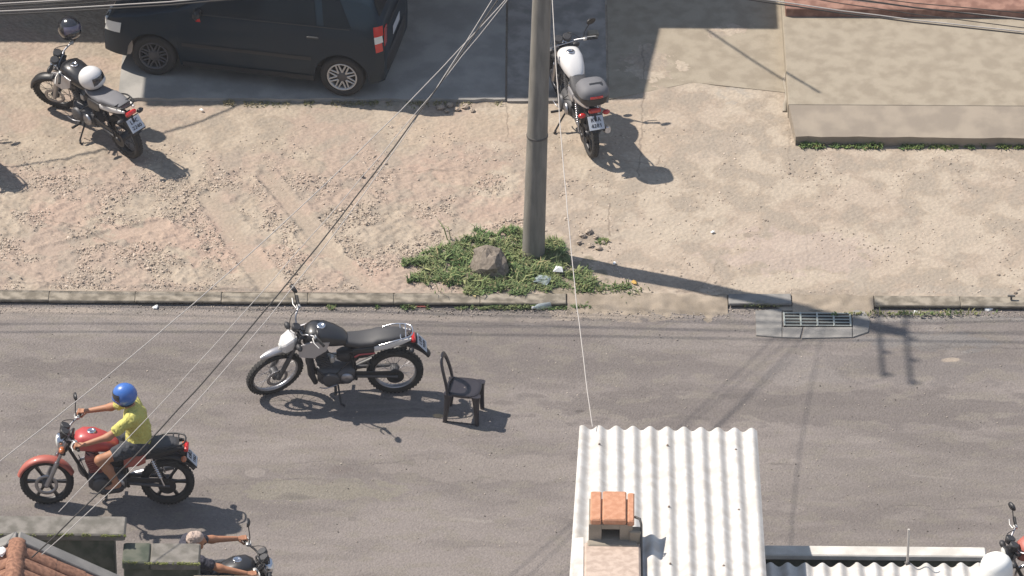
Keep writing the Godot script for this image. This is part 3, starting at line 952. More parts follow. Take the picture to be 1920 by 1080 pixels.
# ---------------------------------------------------------------- white-roofed house in the foreground
func wave_sheet(o: Vector3, ux: Vector3, uz: Vector3, x0: float, x1: float, len_z: float, flare: float, lift: float) -> SurfaceTool:
	# corrugated sheet with thickness; waves run along uz
	var pitch := 0.177
	var amp := 0.0255
	var n := int((x1 - x0) / pitch * 16.0)
	var up := uz.cross(ux).normalized()
	var s := new_st()
	s.set_smooth_group(0)
	var th := 0.007
	var f := func(i: int, t: float, y: float) -> Vector3:
		var x := lerpf(x0, x1, float(i) / n)
		var xx := x - flare * t * (1.0 - smoothstep(x0, x0 + 0.25, x))
		return o + ux * xx + uz * t + up * (amp * cos(TAU * x / pitch) + y + lift)
	var zs := [0.0, len_z * 0.33, len_z * 0.66, len_z]
	for k in 3:
		for i in n:
			quad(s, f.call(i, zs[k], 0.0), f.call(i + 1, zs[k], 0.0), f.call(i + 1, zs[k + 1], 0.0), f.call(i, zs[k + 1], 0.0))
			quad(s, f.call(i, zs[k], -th), f.call(i, zs[k + 1], -th), f.call(i + 1, zs[k + 1], -th), f.call(i + 1, zs[k], -th))
		for e in [0, n]:
			s.set_smooth_group(-1)
			quad(s, f.call(e, zs[k], 0.0), f.call(e, zs[k + 1], 0.0), f.call(e, zs[k + 1], -th), f.call(e, zs[k], -th))
			s.set_smooth_group(0)
	s.set_smooth_group(-1)
	for i in n:
		for z in [0.0, len_z]:
			quad(s, f.call(i, z, 0.0), f.call(i, z, -th), f.call(i + 1, z, -th), f.call(i + 1, z, 0.0))
	return s

func build_house():
	var h1 := 2.75
	var o := P(1092, 801, h1)
	var ux := (P(1416, 806, h1) - o)
	var width := ux.length()
	ux = ux.normalized()
	var slope := deg_to_rad(11.0)
	var back := ux.cross(Vector3.UP).normalized()
	var uz := (back * cos(slope) + Vector3.UP * sin(slope) + ux * 0.004).normalized()
	var up := uz.cross(ux).normalized()
	var t := thing("house", "small house with a white corrugated roof beside the road", "house")
	var ln := 4.6
	var half := 0.177 * 6.0
	obj(t, "roof_sheet", wave_sheet(o, ux, uz, -0.03, half + 0.06, ln, 0.024, 0.0), M.roof_white)
	obj(t, "roof_sheet", wave_sheet(o + uz * 0.022, ux, (uz + ux * 0.003).normalized(), half - 0.03, width + 0.02, ln, 0.0, 0.0085), M.roof_white)
	for q in [[1126, 838], [1246, 840], [1391, 848], [1247, 955], [1396, 961], [1247, 1062], [1369, 1066]]:
		# find the ridge nearest to that spot on the roof plane
		var d := P(q[0], q[1], h1) - cam_pos
		var k := (o - cam_pos).dot(up) / d.dot(up)
		var p := cam_pos + d * k
		var lx := (p - o).dot(ux); var lz := (p - o).dot(uz)
		lx = roundf(lx / 0.177) * 0.177
		var s := new_st()
		lathe(s, Transform3D(Basis(ux, up, uz), o + ux * lx + uz * lz + up * 0.035), [[0.013, -0.006], [0.013, 0.002], [0.007, 0.005], [0.005, 0.010]], 8)
		obj(t, "roof_screw", s, M.rust)
	# walls under the roof
	var wx := Basis(ux, Vector3.UP, back)
	var s := new_st()
	rbox(s, Transform3D(wx, o + ux * width * 0.5 + back * (0.35 + 2.0) + Vector3(0, -h1 * 0.5 - 0.04, 0)), Vector3(width - 0.3, h1 - 0.06, 4.0), 0.01)
	obj(t, "wall", s, M.plaster)
	# masonry stack standing through the roof
	var d := P(1148, 1040, h1) - cam_pos
	var k := (o - cam_pos).dot(up) / d.dot(up)
	var c := cam_pos + d * k
	var st := thing("masonry_stack", "small cement stack topped with orange clay blocks on the white roof", "chimney")
	var bas := Basis(ux, Vector3.UP, back)
	var sx := Transform3D(bas, c)
	var W := 0.56
	s = new_st()
	var rx := Transform3D(Basis(ux, up, uz), c)
	rbox(s, rx * T(Vector3(0.0, -0.04, 0.70)), Vector3(W, 0.30, 1.55), 0.02)
	obj(st, "plinth", s, M.mortar)
	# upper block with an opening: built of four pieces around the hole
	for q in [[Vector3(-0.155, 0.17, -0.29), Vector3(0.13, 0.30, 0.44)], [Vector3(0.155, 0.17, -0.29), Vector3(0.13, 0.30, 0.44)], [Vector3(0, 0.075, -0.29), Vector3(0.18, 0.11, 0.44)], [Vector3(0, 0.29, -0.29), Vector3(0.18, 0.06, 0.44)]]:
		s = new_st()
		rbox(s, sx * T(q[0] + Vector3(-0.02, 0, 0)), q[1], 0.004)
		obj(st, "cement_block", s, M.concrete)
	s = new_st()
	rbox(s, sx * T(Vector3(-0.02, 0.18, -0.45)), Vector3(0.19, 0.17, 0.04), 0.002)
	obj(st, "opening_back", s, M.rubber)
	for q in [[-0.165, 0.11, 0.0], [0.02, 0.24, 0.004], [0.185, 0.07, -0.012]]:
		s = new_st()
		rbox(s, sx * T(Vector3(q[0] - 0.005, 0.355 + q[2], -0.30)), Vector3(q[1], 0.07, 0.49), 0.012)
		obj(st, "clay_block", s, M.clay)
	s = new_st()
	rbox(s, sx * T(Vector3(0.0, 0.105, -0.03)), Vector3(0.5, 0.05, 0.10), 0.012)
	obj(st, "ledge", s, M.concrete)
	s = new_st()
	rbox(s, sx * T(Vector3(0.225, 0.17, -0.10)), Vector3(0.12, 0.16, 0.10), 0.012)
	obj(st, "cement_block", s, M.concrete)
	s = new_st()
	tube(s, [sx * Vector3(0.22, 0.34, -0.18), sx * Vector3(0.27, 0.345, -0.14), sx * Vector3(0.285, 0.30, -0.10), sx * Vector3(0.29, -0.02, 0.02), rx * Vector3(0.295, 0.05, 0.9)], 0.014, 8)
	obj(st, "iron_bracket", s, M.iron)
	s = new_st()
	rbox(s, rx * T(Vector3(-0.335, 0.07, 0.52), Vector3(0, 0, 6)), Vector3(0.10, 0.012, 1.5), 0.003)
	obj(st, "flashing", s, M.roof_white)

	# lower roof on the right
	var h2 := 2.45
	var o2 := P(1412, 1058, h2)
	var u2 := P(1866, 1062, h2) - o2
	var w2 := u2.length()
	u2 = u2.normalized()
	var b2 := u2.cross(Vector3.UP).normalized()
	var z2 := (b2 * cos(slope) + Vector3.UP * sin(slope)).normalized()
	var t2 := thing("house", "low annex with a white corrugated roof and pale parapet", "house")
	obj(t2, "roof_sheet", wave_sheet(o2, u2, z2, 0.0, 1.10, 3.2, 0.0, 0.0), M.roof_white)
	obj(t2, "roof_sheet", wave_sheet(o2, u2, z2, 1.04, 2.14, 3.2, 0.0, 0.0085), M.roof_white)
	obj(t2, "roof_sheet", wave_sheet(o2, u2, z2, 2.08, w2, 3.2, 0.0, 0.017), M.roof_white)
	s = new_st()
	rbox(s, Transform3D(Basis(u2, Vector3.UP, b2), o2 + u2 * (w2 * 0.5 + 0.05) + b2 * 1.8 + Vector3(0, -h2 * 0.5 - 0.06, 0)), Vector3(w2 - 0.2, h2 - 0.08, 3.2), 0.01)
	obj(t2, "wall", s, M.plaster)
	var pa := P(1424, 1036, 2.3); var pb := P(1850, 1044, 2.3)
	s = new_st()
	rbox(s, Transform3D(Basis(u2, Vector3.UP, b2), (pa + pb) * 0.5 + Vector3(0, -0.05, -0.09)), Vector3(pa.distance_to(pb), 0.07, 0.17), 0.012)
	obj(t2, "parapet_cap", s, M.plaster)
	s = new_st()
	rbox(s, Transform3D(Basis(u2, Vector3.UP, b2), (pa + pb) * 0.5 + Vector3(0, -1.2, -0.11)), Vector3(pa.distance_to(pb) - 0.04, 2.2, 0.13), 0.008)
	obj(t2, "parapet", s, M.moss_shade_wall)  # dark tone paints the shade on the parapet face
	# thin iron rod through the roof
	var r := thing("iron_rod", "thin pale rod standing up at the edge of the annex roof", "rod", P(1701, 1062, h2))
	s = new_st()
	tube(s, [Vector3(0, -0.3, 0), Vector3(0.0, 0.2, 0), Vector3(-0.004, 0.47, 0)], 0.013, 8)
	obj(r, "shaft", s, M.cable_light)
	s = new_st()
	lathe(s, T(Vector3(0, 0.05, 0)), [[0.014, -0.01], [0.03, -0.01], [0.03, 0.0], [0.014, 0.006]], 10)
	obj(r, "washer", s, M.iron)
	# white ribbed drum upside down at the end of the annex roof
	var dr := thing("plastic_drum", "white ribbed plastic drum upside down at the annex roof end", "drum", P(1866, 1098, h2 + 0.05))
	s = new_st()
	var prof := [[0.175, -0.35]]
	for i in 11:
		var y := -0.30 + i * 0.045
		prof.append([0.172 if i % 2 == 0 else 0.166, y])
	prof.append_array([[0.168, 0.22], [0.16, 0.28], [0.14, 0.325], [0.105, 0.355], [0.06, 0.37], [0.01, 0.374]])
	lathe(s, T(Vector3.ZERO), prof, 26)
	obj(dr, "shell", s, M.pale_plastic)
	s = new_st()
	lathe(s, T(Vector3(0, -0.35, 0)), [[0.17, -0.015], [0.185, -0.012], [0.185, 0.012], [0.17, 0.015]], 26)
	obj(dr, "rim", s, M.pale_plastic)

# ---------------------------------------------------------------- mossy walls and tiled roof, lower left
func build_near_walls():
	var h := 2.1
	var a := P(-60, 1000, h); var b := P(234, 1003, h)
	var t := thing("garden_wall", "tall mossy wall with a wide flat coping beside the road", "wall")
	var w := 0.33
	box_part(t, "coping", Vector3((a.x + b.x) * 0.5, h - 0.045, (a.z + b.z) * 0.5 - w * 0.5), Vector3(b.x - a.x, 0.09, w), M.moss_top, 0.015)
	box_part(t, "wall_body", Vector3((a.x + b.x) * 0.5 - 0.06, (h - 0.09) * 0.5 - 0.002, (a.z + b.z) * 0.5 - w * 0.5 - 0.01), Vector3(b.x - a.x - 0.12, h - 0.09, w - 0.09), M.moss_shade_wall, 0.01)
	h = 1.95
	a = P(228, 1053, h); b = P(374, 1056, h)
	t = thing("garden_wall", "lower mossy wall stub with stained top beside the taller wall", "wall")
	var zc := (a.z + b.z) * 0.5
	w = 0.35
	var xs := [a.x, lerpf(a.x, b.x, 0.36), b.x]
	for i in 2:
		box_part(t, "coping", Vector3((xs[i] + xs[i + 1]) * 0.5, h - 0.05 - 0.004 * i, zc - w * 0.5), Vector3(xs[i + 1] - xs[i] - 0.006, 0.10, w), M.moss_top if i == 1 else M.moss_shade_wall, 0.014)
	box_part(t, "wall_body", Vector3((a.x + b.x) * 0.5, (h - 0.11) * 0.5, zc - w * 0.5 - 0.01), Vector3(b.x - a.x - 0.03, h - 0.11, w - 0.06), M.moss_shade_wall, 0.01)
	# pale ledge at the bottom edge of the frame
	a = P(362, 1078, 2.0); b = P(492, 1078, 2.0)
	var lg := thing("ledge_wall", "pale capped wall end below the half hidden rider", "wall")
	box_part(lg, "cap", Vector3((a.x + b.x) * 0.5, 1.97, a.z + 0.25), Vector3(b.x - a.x, 0.06, 0.5), M.concrete_slab, 0.01)
	box_part(lg, "wall_body", Vector3((a.x + b.x) * 0.5, 0.97, a.z + 0.25), Vector3(b.x - a.x - 0.04, 1.94, 0.44), M.plaster, 0.01)

	# small clay-tiled gable roof
	var apex := P(33, 1014, 2.75)
	var g := thing("tiled_roof", "brown clay tile roof with a ridge and pale verge board", "roof")
	var ang := deg_to_rad(29.0)
	var pm := new_st()
	pm.set_smooth_group(0)
	var rings := []
	for e in [[0.0, 0.085], [0.40, 0.10]]:
		var ring := PackedVector3Array()
		for k in 8:
			var q := PI * k / 7.0
			ring.append(Vector3(e[0], sin(q) * e[1] * 0.55, cos(q) * e[1]))
		for k in 8:
			var q := PI * (7 - k) / 7.0
			ring.append(Vector3(e[0], sin(q) * (e[1] - 0.012) * 0.55 - 0.001, cos(q) * (e[1] - 0.012)))
		rings.append(ring)
	loft(pm, rings)
	pm.generate_normals()
	var tile := pm.commit()
	for side in [-1.0, 1.0]:
		for col in 9:
			for row in 4:
				var o := MeshInstance3D.new()
				o.mesh = tile
				o.material_override = M.old_clay
				o.name = "tile"
				g.add_child(o, true)
				var along := 0.03 + row * 0.33
				var bas := Basis(Vector3(side * cos(ang), -sin(ang), 0), Vector3(side * sin(ang), cos(ang), 0), Vector3(0, 0, side))
				var yr := rng.randf_range(-1.5, 1.5)
				o.transform = Transform3D(bas.rotated(Vector3.UP, deg_to_rad(yr)), apex + Vector3(side * cos(ang) * along, -sin(ang) * along - 0.005 - 0.004 * (3 - row) + 0.012, 0.14 + col * 0.185))
	for k in 5:
		var s := new_st()
		tube(s, [Vector3(0, 0, k * 0.36), Vector3(0, 0.004, k * 0.36 + 0.39)], [0.095, 0.082], 12, Vector2(1.0, 0.75))
		var o := obj(g, "ridge_tile", s, M.old_clay)
		o.position = apex + Vector3(0, -0.01, 0.02)
	for side in [-1.0, 1.0]:
		var s := new_st()
		var bas := Basis(Vector3(side * cos(ang), -sin(ang), 0), Vector3(side * sin(ang), cos(ang), 0), Vector3(0, 0, side))
		rbox(s, Transform3D(bas, apex + Vector3(side * cos(ang) * 0.72, -sin(ang) * 0.72 + 0.035, -0.02)), Vector3(1.42, 0.05, 0.16), 0.008)
		obj(g, "verge_board", s, M.concrete_grey)
		s = new_st()
		rbox(s, Transform3D(bas, apex + Vector3(side * cos(ang) * 0.70, -sin(ang) * 0.70 - 0.06, 0.85)), Vector3(1.38, 0.03, 1.6), 0.004)
		obj(g, "roof_deck", s, M.wood_brown)
	for k in 2:
		box_part(g, "post", apex + Vector3(-0.9 + k * 1.8, -1.6, 0.5), Vector3(0.12, 2.3, 0.12), M.wood_brown, 0.01)
	# white patch of sealant on the left slope
	var cl := obj(self, "plastic_bag", rock_mesh(31, 0.35, 6, 9), M.paper)
	cl.scale = Vector3(0.05, 0.028, 0.06)
	cl.position = apex + Vector3(-0.15, -0.015, 0.16)
	tag(cl, "crumpled white plastic bag caught on the clay tile roof", "bag")

# ---------------------------------------------------------------- grass, weeds, rubble
func blades(spots: Callable, count: int, hmin: float, hmax: float, sd: int, base: Color, alt: Color) -> ArrayMesh:
	var r := RandomNumberGenerator.new(); r.seed = sd
	var tuft := FastNoiseLite.new(); tuft.seed = sd; tuft.frequency = 2.4
	var vs := PackedVector3Array(); var cs := PackedColorArray(); var ns := PackedVector3Array()
	for i in count:
		var p = spots.call(r)
		if p == null: continue
		var h: float = r.randf_range(hmin, hmax)
		var a := r.randf() * TAU
		var lean := r.randf_range(0.3, 1.15) * h
		var d := Vector3(cos(a), 0, sin(a))
		var wd := d.cross(Vector3.UP) * r.randf_range(0.003, 0.008)
		var broad := r.randf() < 0.25
		if broad:
			wd *= 2.4
			h *= 0.6
		var c := base.lerp(alt, clampf(r.randf() + tuft.get_noise_2d(p.x, p.z) * 1.6, 0.0, 1.0))
		h *= 1.0 + tuft.get_noise_2d(p.x + 9.0, p.z) * 0.9
		if r.randf() < 0.05: c = Color(0.30, 0.25, 0.13)
		var k := r.randf_range(0.75, 1.25)
		c = Color(c.r * k, c.g * k, c.b * k)
		var p1: Vector3 = p + d * lean * 0.3 + Vector3(0, h * 0.6, 0)
		var p2: Vector3 = p + d * lean + Vector3(0, h * r.randf_range(0.5, 1.0), 0)
		for q in [[p - wd, p + wd, p1 + wd * 1.1], [p - wd, p1 + wd * 1.1, p1 - wd * 1.1], [p1 - wd * 1.1, p1 + wd * 1.1, p2]]:
			var fn: Vector3 = (q[2] - q[0]).cross(q[1] - q[0])
			if fn.y < 0.0:
				q = [q[0], q[2], q[1]]
				fn = -fn
			fn = fn.normalized()
			for v in q:
				vs.append(v); cs.append(c); ns.append(fn)
	var arr := []
	arr.resize(Mesh.ARRAY_MAX)
	arr[Mesh.ARRAY_VERTEX] = vs; arr[Mesh.ARRAY_COLOR] = cs; arr[Mesh.ARRAY_NORMAL] = ns
	var am := ArrayMesh.new()
	am.add_surface_from_arrays(Mesh.PRIMITIVE_TRIANGLES, arr)
	return am

func build_grass_and_stones():
	var g1 := Color(0.088, 0.148, 0.048)
	var g2 := Color(0.175, 0.205, 0.085)
	var gn := FastNoiseLite.new(); gn.seed = 9; gn.frequency = 1.6; gn.fractal_octaves = 3
	var gc := P(938, 501, WALK)
	var o := obj(self, "grass", blades(func(r):
		for tries in 12:
			var u: float = r.randf_range(-1.15, 1.15); var v: float = r.randf_range(-1.15, 1.15)
			var x: float = gc.x + u * 1.04
			var z: float = gc.z + v * 0.70
			# patch outline: left lobe, middle hump, right tail; ragged by noise
			var q: float = u * u + pow(v + 0.28 * (1.0 - u * u) - 0.12, 2.0) + gn.get_noise_2d(x, z) * 0.75
			if q < 0.88 and z < ZK - 0.16 and gn.get_noise_2d(x * 3.2 + 40.0, z * 3.2) > -0.22 + r.randf() * 0.16:
				return Vector3(x, walk_h(x, z) - 0.005, z)
		return null, 17000, 0.02, 0.10, 1, g1, g2), M.leaf)
	tag(o, "patch of green weeds and grass around the pole foot", "grass", "", "stuff")
	o = obj(self, "grass", blades(func(r):
		for tries in 12:
			var u: float = r.randf_range(-1, 1); var v: float = r.randf_range(-1, 1)
			var x: float = gc.x + u * 1.0
			var z: float = gc.z + v * 0.6
			if u * u + v * v + gn.get_noise_2d(x * 2.0, z * 2.0 + 70.0) * 1.4 < 0.6 and z < ZK - 0.18:
				return Vector3(x, walk_h(x, z) - 0.005, z)
		return null, 420, 0.10, 0.20, 11, Color(0.12, 0.18, 0.06), Color(0.24, 0.25, 0.11)), M.leaf)
	tag(o, "taller thin stalks standing out of the weeds by the pole", "grass", "", "stuff")
	o = obj(self, "grass", blades(func(r):
		var px: float = r.randf_range(590, 1110)
		if gn.get_noise_2d(px * 0.012, 4.0) + (px - 820) / 700.0 < -0.05: return null
		var p := P(px, r.randf_range(572, 581), 0.0)
		return Vector3(p.x, -0.005, maxf(p.z, ZK + 0.01)), 2600, 0.02, 0.06, 2, g1, g2), M.leaf)
	tag(o, "thin line of weeds growing in the gutter below the kerb", "grass", "", "stuff")
	o = obj(self, "grass", blades(func(r):
		var px: float = r.randf_range(1490, 1925)
		var k := gn.get_noise_2d(px * 0.02, 9.0)
		if k < -0.12: return null
		var p := P(px, 279 - r.randf() * 9.0, WALK)
		return Vector3(p.x, walk_h(p.x, p.z) - 0.005, p.z), 2600, 0.02, 0.085, 3, g1, Color(0.15, 0.2, 0.05)), M.leaf)
	tag(o, "green weeds growing along the foot of the raised slab", "grass", "", "stuff")
	o = obj(self, "grass", blades(func(r):
		var q = [[1155, 540, 45, 10], [1100, 545, 25, 12], [1190, 556, 22, 6], [1130, 452, 8, 4], [1720, 583, 140, 4], [1430, 567, 30, 3]][r.randi() % 6]
		var p := P(q[0] + r.randfn() * q[2] * 0.5, q[1] + r.randfn() * q[3] * 0.5, WALK)
		if p.z > ZK - 0.2: return Vector3(p.x, 0.02, p.z)
		return Vector3(p.x, walk_h(p.x, p.z) - 0.005, p.z), 1700, 0.02, 0.06, 4, g1, Color(0.2, 0.2, 0.08)), M.leaf)
	tag(o, "sparse weeds on the broken earth right of the pole", "grass", "", "stuff")
	# dry litter and weeds at the back edge of the pad
	o = obj(self, "dry_grass", blades(func(r):
		var px: float = r.randf_range(420, 940)
		if gn.get_noise_2d(px * 0.015, 15.0) < -0.1: return null
		var p := P(px, 192 + r.randfn() * 3.5, WALK)
		return Vector3(p.x, walk_h(p.x, p.z) - 0.004, p.z), 1500, 0.012, 0.045, 6, Color(0.16, 0.16, 0.07), Color(0.26, 0.22, 0.13)), M.leaf)
	tag(o, "dry weeds along the front edge of the parking pad", "grass", "", "stuff")

	# gravel: uncountable small stones lying on the pavement
	for v in 2:
		var mm := MultiMesh.new()
		mm.transform_format = MultiMesh.TRANSFORM_3D
		mm.use_colors = true
		var st := rock_mesh(60 + v, 0.3, 3, 6)
		st.generate_normals()
		mm.mesh = st.commit()
		var xf := []
		var cl := []
		var dn := FastNoiseLite.new(); dn.seed = 300; dn.frequency = 1.1; dn.fractal_octaves = 4
		var guard := 0
		while xf.size() < 12000 and guard < 200000:
			guard += 1
			var x := rng.randf_range(-7.2, 6.8)
			var z := rng.randf_range(-3.4, ZK - 0.22)
			var k := dn.get_noise_2d(x, z)
			var dens := roughness_at(x, z) * smoothstep(-0.15, 0.32, k) * (1.0 if z > -2.3 else 0.35)
			if x > 1.2: dens = 0.10 * smoothstep(-0.2, 0.5, k)
			for t in ruts:
				var p2 := Vector2(x, z)
				if Geometry2D.get_closest_point_to_segment(p2, t[0], t[1]).distance_to(p2) < float(t[2]): dens *= 0.08
			if rng.randf() > dens: continue
			var sz := 0.004 + 0.011 * pow(rng.randf(), 2.5)
			if rng.randf() < 0.015: sz *= 1.9
			var b := Basis.from_euler(Vector3(rng.randf() * TAU, rng.randf() * TAU, rng.randf() * TAU)).scaled(Vector3(sz, sz * rng.randf_range(0.45, 0.8), sz * rng.randf_range(0.7, 1.2)))
			xf.append(Transform3D(b, Vector3(x, walk_h(x, z) + sz * 0.15, z)))
			var c := Color(0.36, 0.285, 0.22).lerp(Color(0.50, 0.42, 0.345), rng.randf())
			if rng.randf() < 0.2: c = Color(0.22, 0.18, 0.145)
			cl.append(c)
		mm.instance_count = xf.size()
		for i in xf.size():
			mm.set_instance_transform(i, xf[i])
			mm.set_instance_color(i, cl[i])
		var mi := MultiMeshInstance3D.new()
		mi.name = numbered("gravel")
		mi.multimesh = mm
		mi.material_override = M.pebble
		add_child(mi)
		tag(mi, "loose pale gravel strewn over the rough pavement", "gravel", "loose gravel", "stuff")

	var mg := Color(0.13, 0.155, 0.035)
	var moss_lines := [[P(-20, 1000, 2.1), P(234, 1003, 2.1)], [P(228, 1053, 1.95), P(374, 1056, 1.95)]]
	o = obj(self, "moss", blades(func(r):
		var l = moss_lines[0 if r.randf() < 0.62 else 1]
		var p: Vector3 = l[0].lerp(l[1], r.randf())
		if gn.get_noise_2d(p.x * 3.0, 30.0) < -0.18: return null
		return p + Vector3(0, -0.012 - r.randf() * 0.02, r.randf_range(-0.02, 0.004)), 3000, 0.008, 0.022, 7, mg, Color(0.24, 0.25, 0.09)), M.leaf)
	tag(o, "yellow green moss along the front edge of the wall copings", "moss", "", "stuff")
	var gm := MultiMesh.new()
	gm.transform_format = MultiMesh.TRANSFORM_3D
	gm.use_colors = true
	var gst := rock_mesh(66, 0.3, 3, 6)
	gst.generate_normals()
	gm.mesh = gst.commit()
	gm.instance_count = 3200
	for i in 3200:
		var x := rng.randf_range(-6.6, 6.6)
		var z := ZK + 0.02 + absf(rng.randfn()) * 0.09
		if i % 4 == 0: z = rng.randf_range(ZK + 0.1, 5.2)
		var sz := rng.randf_range(0.004, 0.011)
		gm.set_instance_transform(i, Transform3D(Basis.from_euler(Vector3(rng.randf() * TAU, rng.randf() * TAU, 0)).scaled(Vector3(sz, sz * 0.6, sz)), Vector3(x, sz * 0.3, z)))
		gm.set_instance_color(i, Color(0.22, 0.19, 0.165).lerp(Color(0.40, 0.345, 0.29), rng.randf()) if rng.randf() < 0.75 else Color(0.09, 0.08, 0.07))
	var gmi := MultiMeshInstance3D.new()
	gmi.name = numbered("grit")
	gmi.multimesh = gm
	gmi.material_override = M.pebble
	add_child(gmi)
	tag(gmi, "loose grit gathered in the gutter and on the road", "gravel", "", "stuff")
	# boulder beside the pole
	var rk := rock_mesh(12, 0.17, 10, 14)
	var b := obj(self, "boulder", rk, M.stone)
	b.position = P(918, 506, WALK) + Vector3(0, 0.06, -0.02)
	b.scale = Vector3(0.21, 0.22, 0.28)
	b.rotation_degrees = Vector3(-12, 30, 6)
	tag(b, "big weathered boulder in the weeds beside the pole", "boulder")
	# broken rubble right of the pole and at the pad edge
	var spots := [[1092, 443, 0.045], [1104, 436, 0.05], [1118, 446, 0.04], [1086, 455, 0.035], [1107, 461, 0.04], [1123, 466, 0.045], [1131, 456, 0.03]]
	for i in spots.size():
		var q = spots[i]
		var m := obj(self, "rubble_stone", rock_mesh(80 + i, 0.3, 5, 8), M.rubble)
		var p := P(q[0], q[1], WALK)
		m.position = p + Vector3(0, q[2] * 0.3, 0)
		m.scale = Vector3(q[2], q[2] * 0.6, q[2] * 0.9)
		m.rotation_degrees.y = i * 57.0
		tag(m, "broken lump in the small rubble heap right of the pole", "stone", "rubble heap right of the pole")
	var sp2 := [[826, 203, 0.05], [843, 198, 0.045], [857, 206, 0.04], [872, 201, 0.05], [838, 209, 0.03], [886, 208, 0.03]]
	for i in sp2.size():
		var q = sp2[i]
		var m := obj(self, "rubble_stone", rock_mesh(90 + i, 0.3, 5, 8), M.rubble)
		var p := P(q[0], q[1], WALK)
		m.position = p + Vector3(0, q[2] * 0.3, 0)
		m.scale = Vector3(q[2], q[2] * 0.55, q[2] * 0.9)
		m.rotation_degrees.y = i * 71.0
		tag(m, "broken lump at the crumbled front edge of the parking pad", "stone", "rubble at the parking pad edge")

# ---------------------------------------------------------------- litter
func build_litter():
	var s := new_st()
	s.set_smooth_group(-1)
	var pp := [Vector3(-0.06, 0, 0.02), Vector3(-0.02, 0.03, -0.06), Vector3(0.05, 0.02, -0.05), Vector3(0.06, 0.0, 0.03), Vector3(0.0, 0.045, 0.0)]
	for i in 4: tri(s, pp[i], pp[(i + 1) % 4], pp[4])
	var o := obj(self, "paper_scrap", s, M.paper)
	o.position = P(1046, 517, WALK) + Vector3(0, 0.07, 0)
	tag(o, "crumpled white paper scrap on the weeds by the pole", "litter")
	s = rock_mesh(71, 0.45, 7, 10)
	o = obj(self, "plastic_bag", s, M.clear_film)
	o.position = P(1018, 532, WALK) + Vector3(0, 0.05, 0)
	o.scale = Vector3(0.10, 0.045, 0.07)
	tag(o, "clear plastic bag lying in the weeds near the kerb", "bag")
	# clear bottle in the gutter
	var b := thing("plastic_bottle", "clear plastic bottle lying in the gutter below the weeds", "bottle", P(1016, 574, 0.04))
	s = new_st()
	lathe(s, T(Vector3.ZERO, Vector3(0, 18, 90)), [[0.01, -0.11], [0.034, -0.105], [0.036, 0.03], [0.03, 0.06], [0.014, 0.085], [0.013, 0.10]], 14)
	obj(b, "body", s, M.clear_film)
	s = new_st()
	lathe(s, T(Vector3(-0.105, 0, 0.034), Vector3(0, 18, 90)), [[0.016, -0.01], [0.016, 0.012]], 12)
	obj(b, "cap", s, M.white)
	var bits := [[1718, 588, "paper", 0.05, "crumpled white wrapper in the gutter right of the drain"], [1853, 580, "paper", 0.06, "pale wrapper in the gutter near the iron peg"], [1152, 494, "paper", 0.03, "tiny white scrap beside the pole shadow"], [1190, 531, "amber", 0.05, "yellowish scrap lying on the pole shadow"], [378, 207, "paper", 0.025, "tiny white scrap in front of the car"], [1336, 436, "paper", 0.03, "tiny white scrap on the pale cement"], [292, 577, "paper", 0.045, "pale scrap in the gutter by the left kerb"]]
	for i in bits.size():
		var q = bits[i]
		var h := 0.0 if q[1] > 560 else WALK
		o = obj(self, "litter_scrap", rock_mesh(120 + i, 0.5, 4, 6), M[q[2]])
		o.position = P(q[0], q[1], h) + Vector3(0, 0.012, 0)
		o.scale = Vector3(q[3], q[3] * 0.35, q[3] * 0.7)
		o.rotation_degrees.y = i * 40.0
		tag(o, q[4], "litter")
	# iron peg on the kerb
	var pg := thing("iron_peg", "rusty iron peg driven into the kerb", "peg", P(1896, 562, WALK))
	s = new_st()
	tube(s, [Vector3(0, -0.05, 0), Vector3(0, 0.05, 0)], 0.012, 8)
	obj(pg, "shaft", s, M.iron)
	box_part(pg, "head", Vector3(0, 0.055, 0), Vector3(0.09, 0.016, 0.03), M.iron, 0.004)
	# red stick in the gutter
	s = new_st()
	tube(s, [P(752, 574, 0.012), P(800, 575, 0.012)], 0.012, 6)
	o = obj(self, "stick", s, M.dull_red)
	tag(o, "short reddish stick lying in the gutter behind the chair", "stick")

# ---------------------------------------------------------------- car
func curve_at(pts: Array, x: float) -> float:
	if x <= pts[0][0]: return pts[0][1]
	for i in pts.size() - 1:
		if x <= pts[i + 1][0]:
			var t: float = (x - pts[i][0]) / (pts[i + 1][0] - pts[i][0])
			return lerpf(pts[i][1], pts[i + 1][1], t * t * (3 - 2 * t) * 0.5 + t * 0.5)
	return pts[-1][1]

const CAR_TOP := [[-1.85, 0.50], [-1.835, 0.60], [-1.815, 0.98], [-1.76, 1.05], [-1.46, 1.345], [-1.30, 1.395], [-0.6, 1.425], [0.0, 1.42], [0.28, 1.37], [0.98, 0.93], [1.5, 0.82], [1.74, 0.755], [1.80, 0.70], [1.85, 0.50]]
const AX_F := 1.21
const AX_R := -1.15

func car_side(x: float, y: float) -> float:
	# half width of the body at length x and height y
	var w := curve_at([[0.18, 0.735], [0.30, 0.765], [0.55, 0.785], [0.80, 0.77], [0.94, 0.745], [1.42, 0.565]], y)
	var e := absf(x) - 1.42
	if e > 0.0: w *= 1.0 - 0.16 * pow(e / 0.43, 2.4)
	return w

func car_patch(c: Array, off: float, nu := 10, nv := 5) -> SurfaceTool:
	# patch of the left and right side surface: corners as (x, y), both sides
	var s := new_st()
	for side in [-1.0]:
		var rings := []
		for i in nu + 1:
			var r := PackedVector3Array()
			for j in nv + 1:
				var u := float(i) / nu; var v := float(j) / nv
				var p: Vector2 = c[0].lerp(c[1], u).lerp(c[3].lerp(c[2], u), v)
				r.append(Vector3(p.x, p.y, side * (car_side(p.x, p.y) + off)))
			rings.append(r)
		loft(s, rings, false, false)
	return s

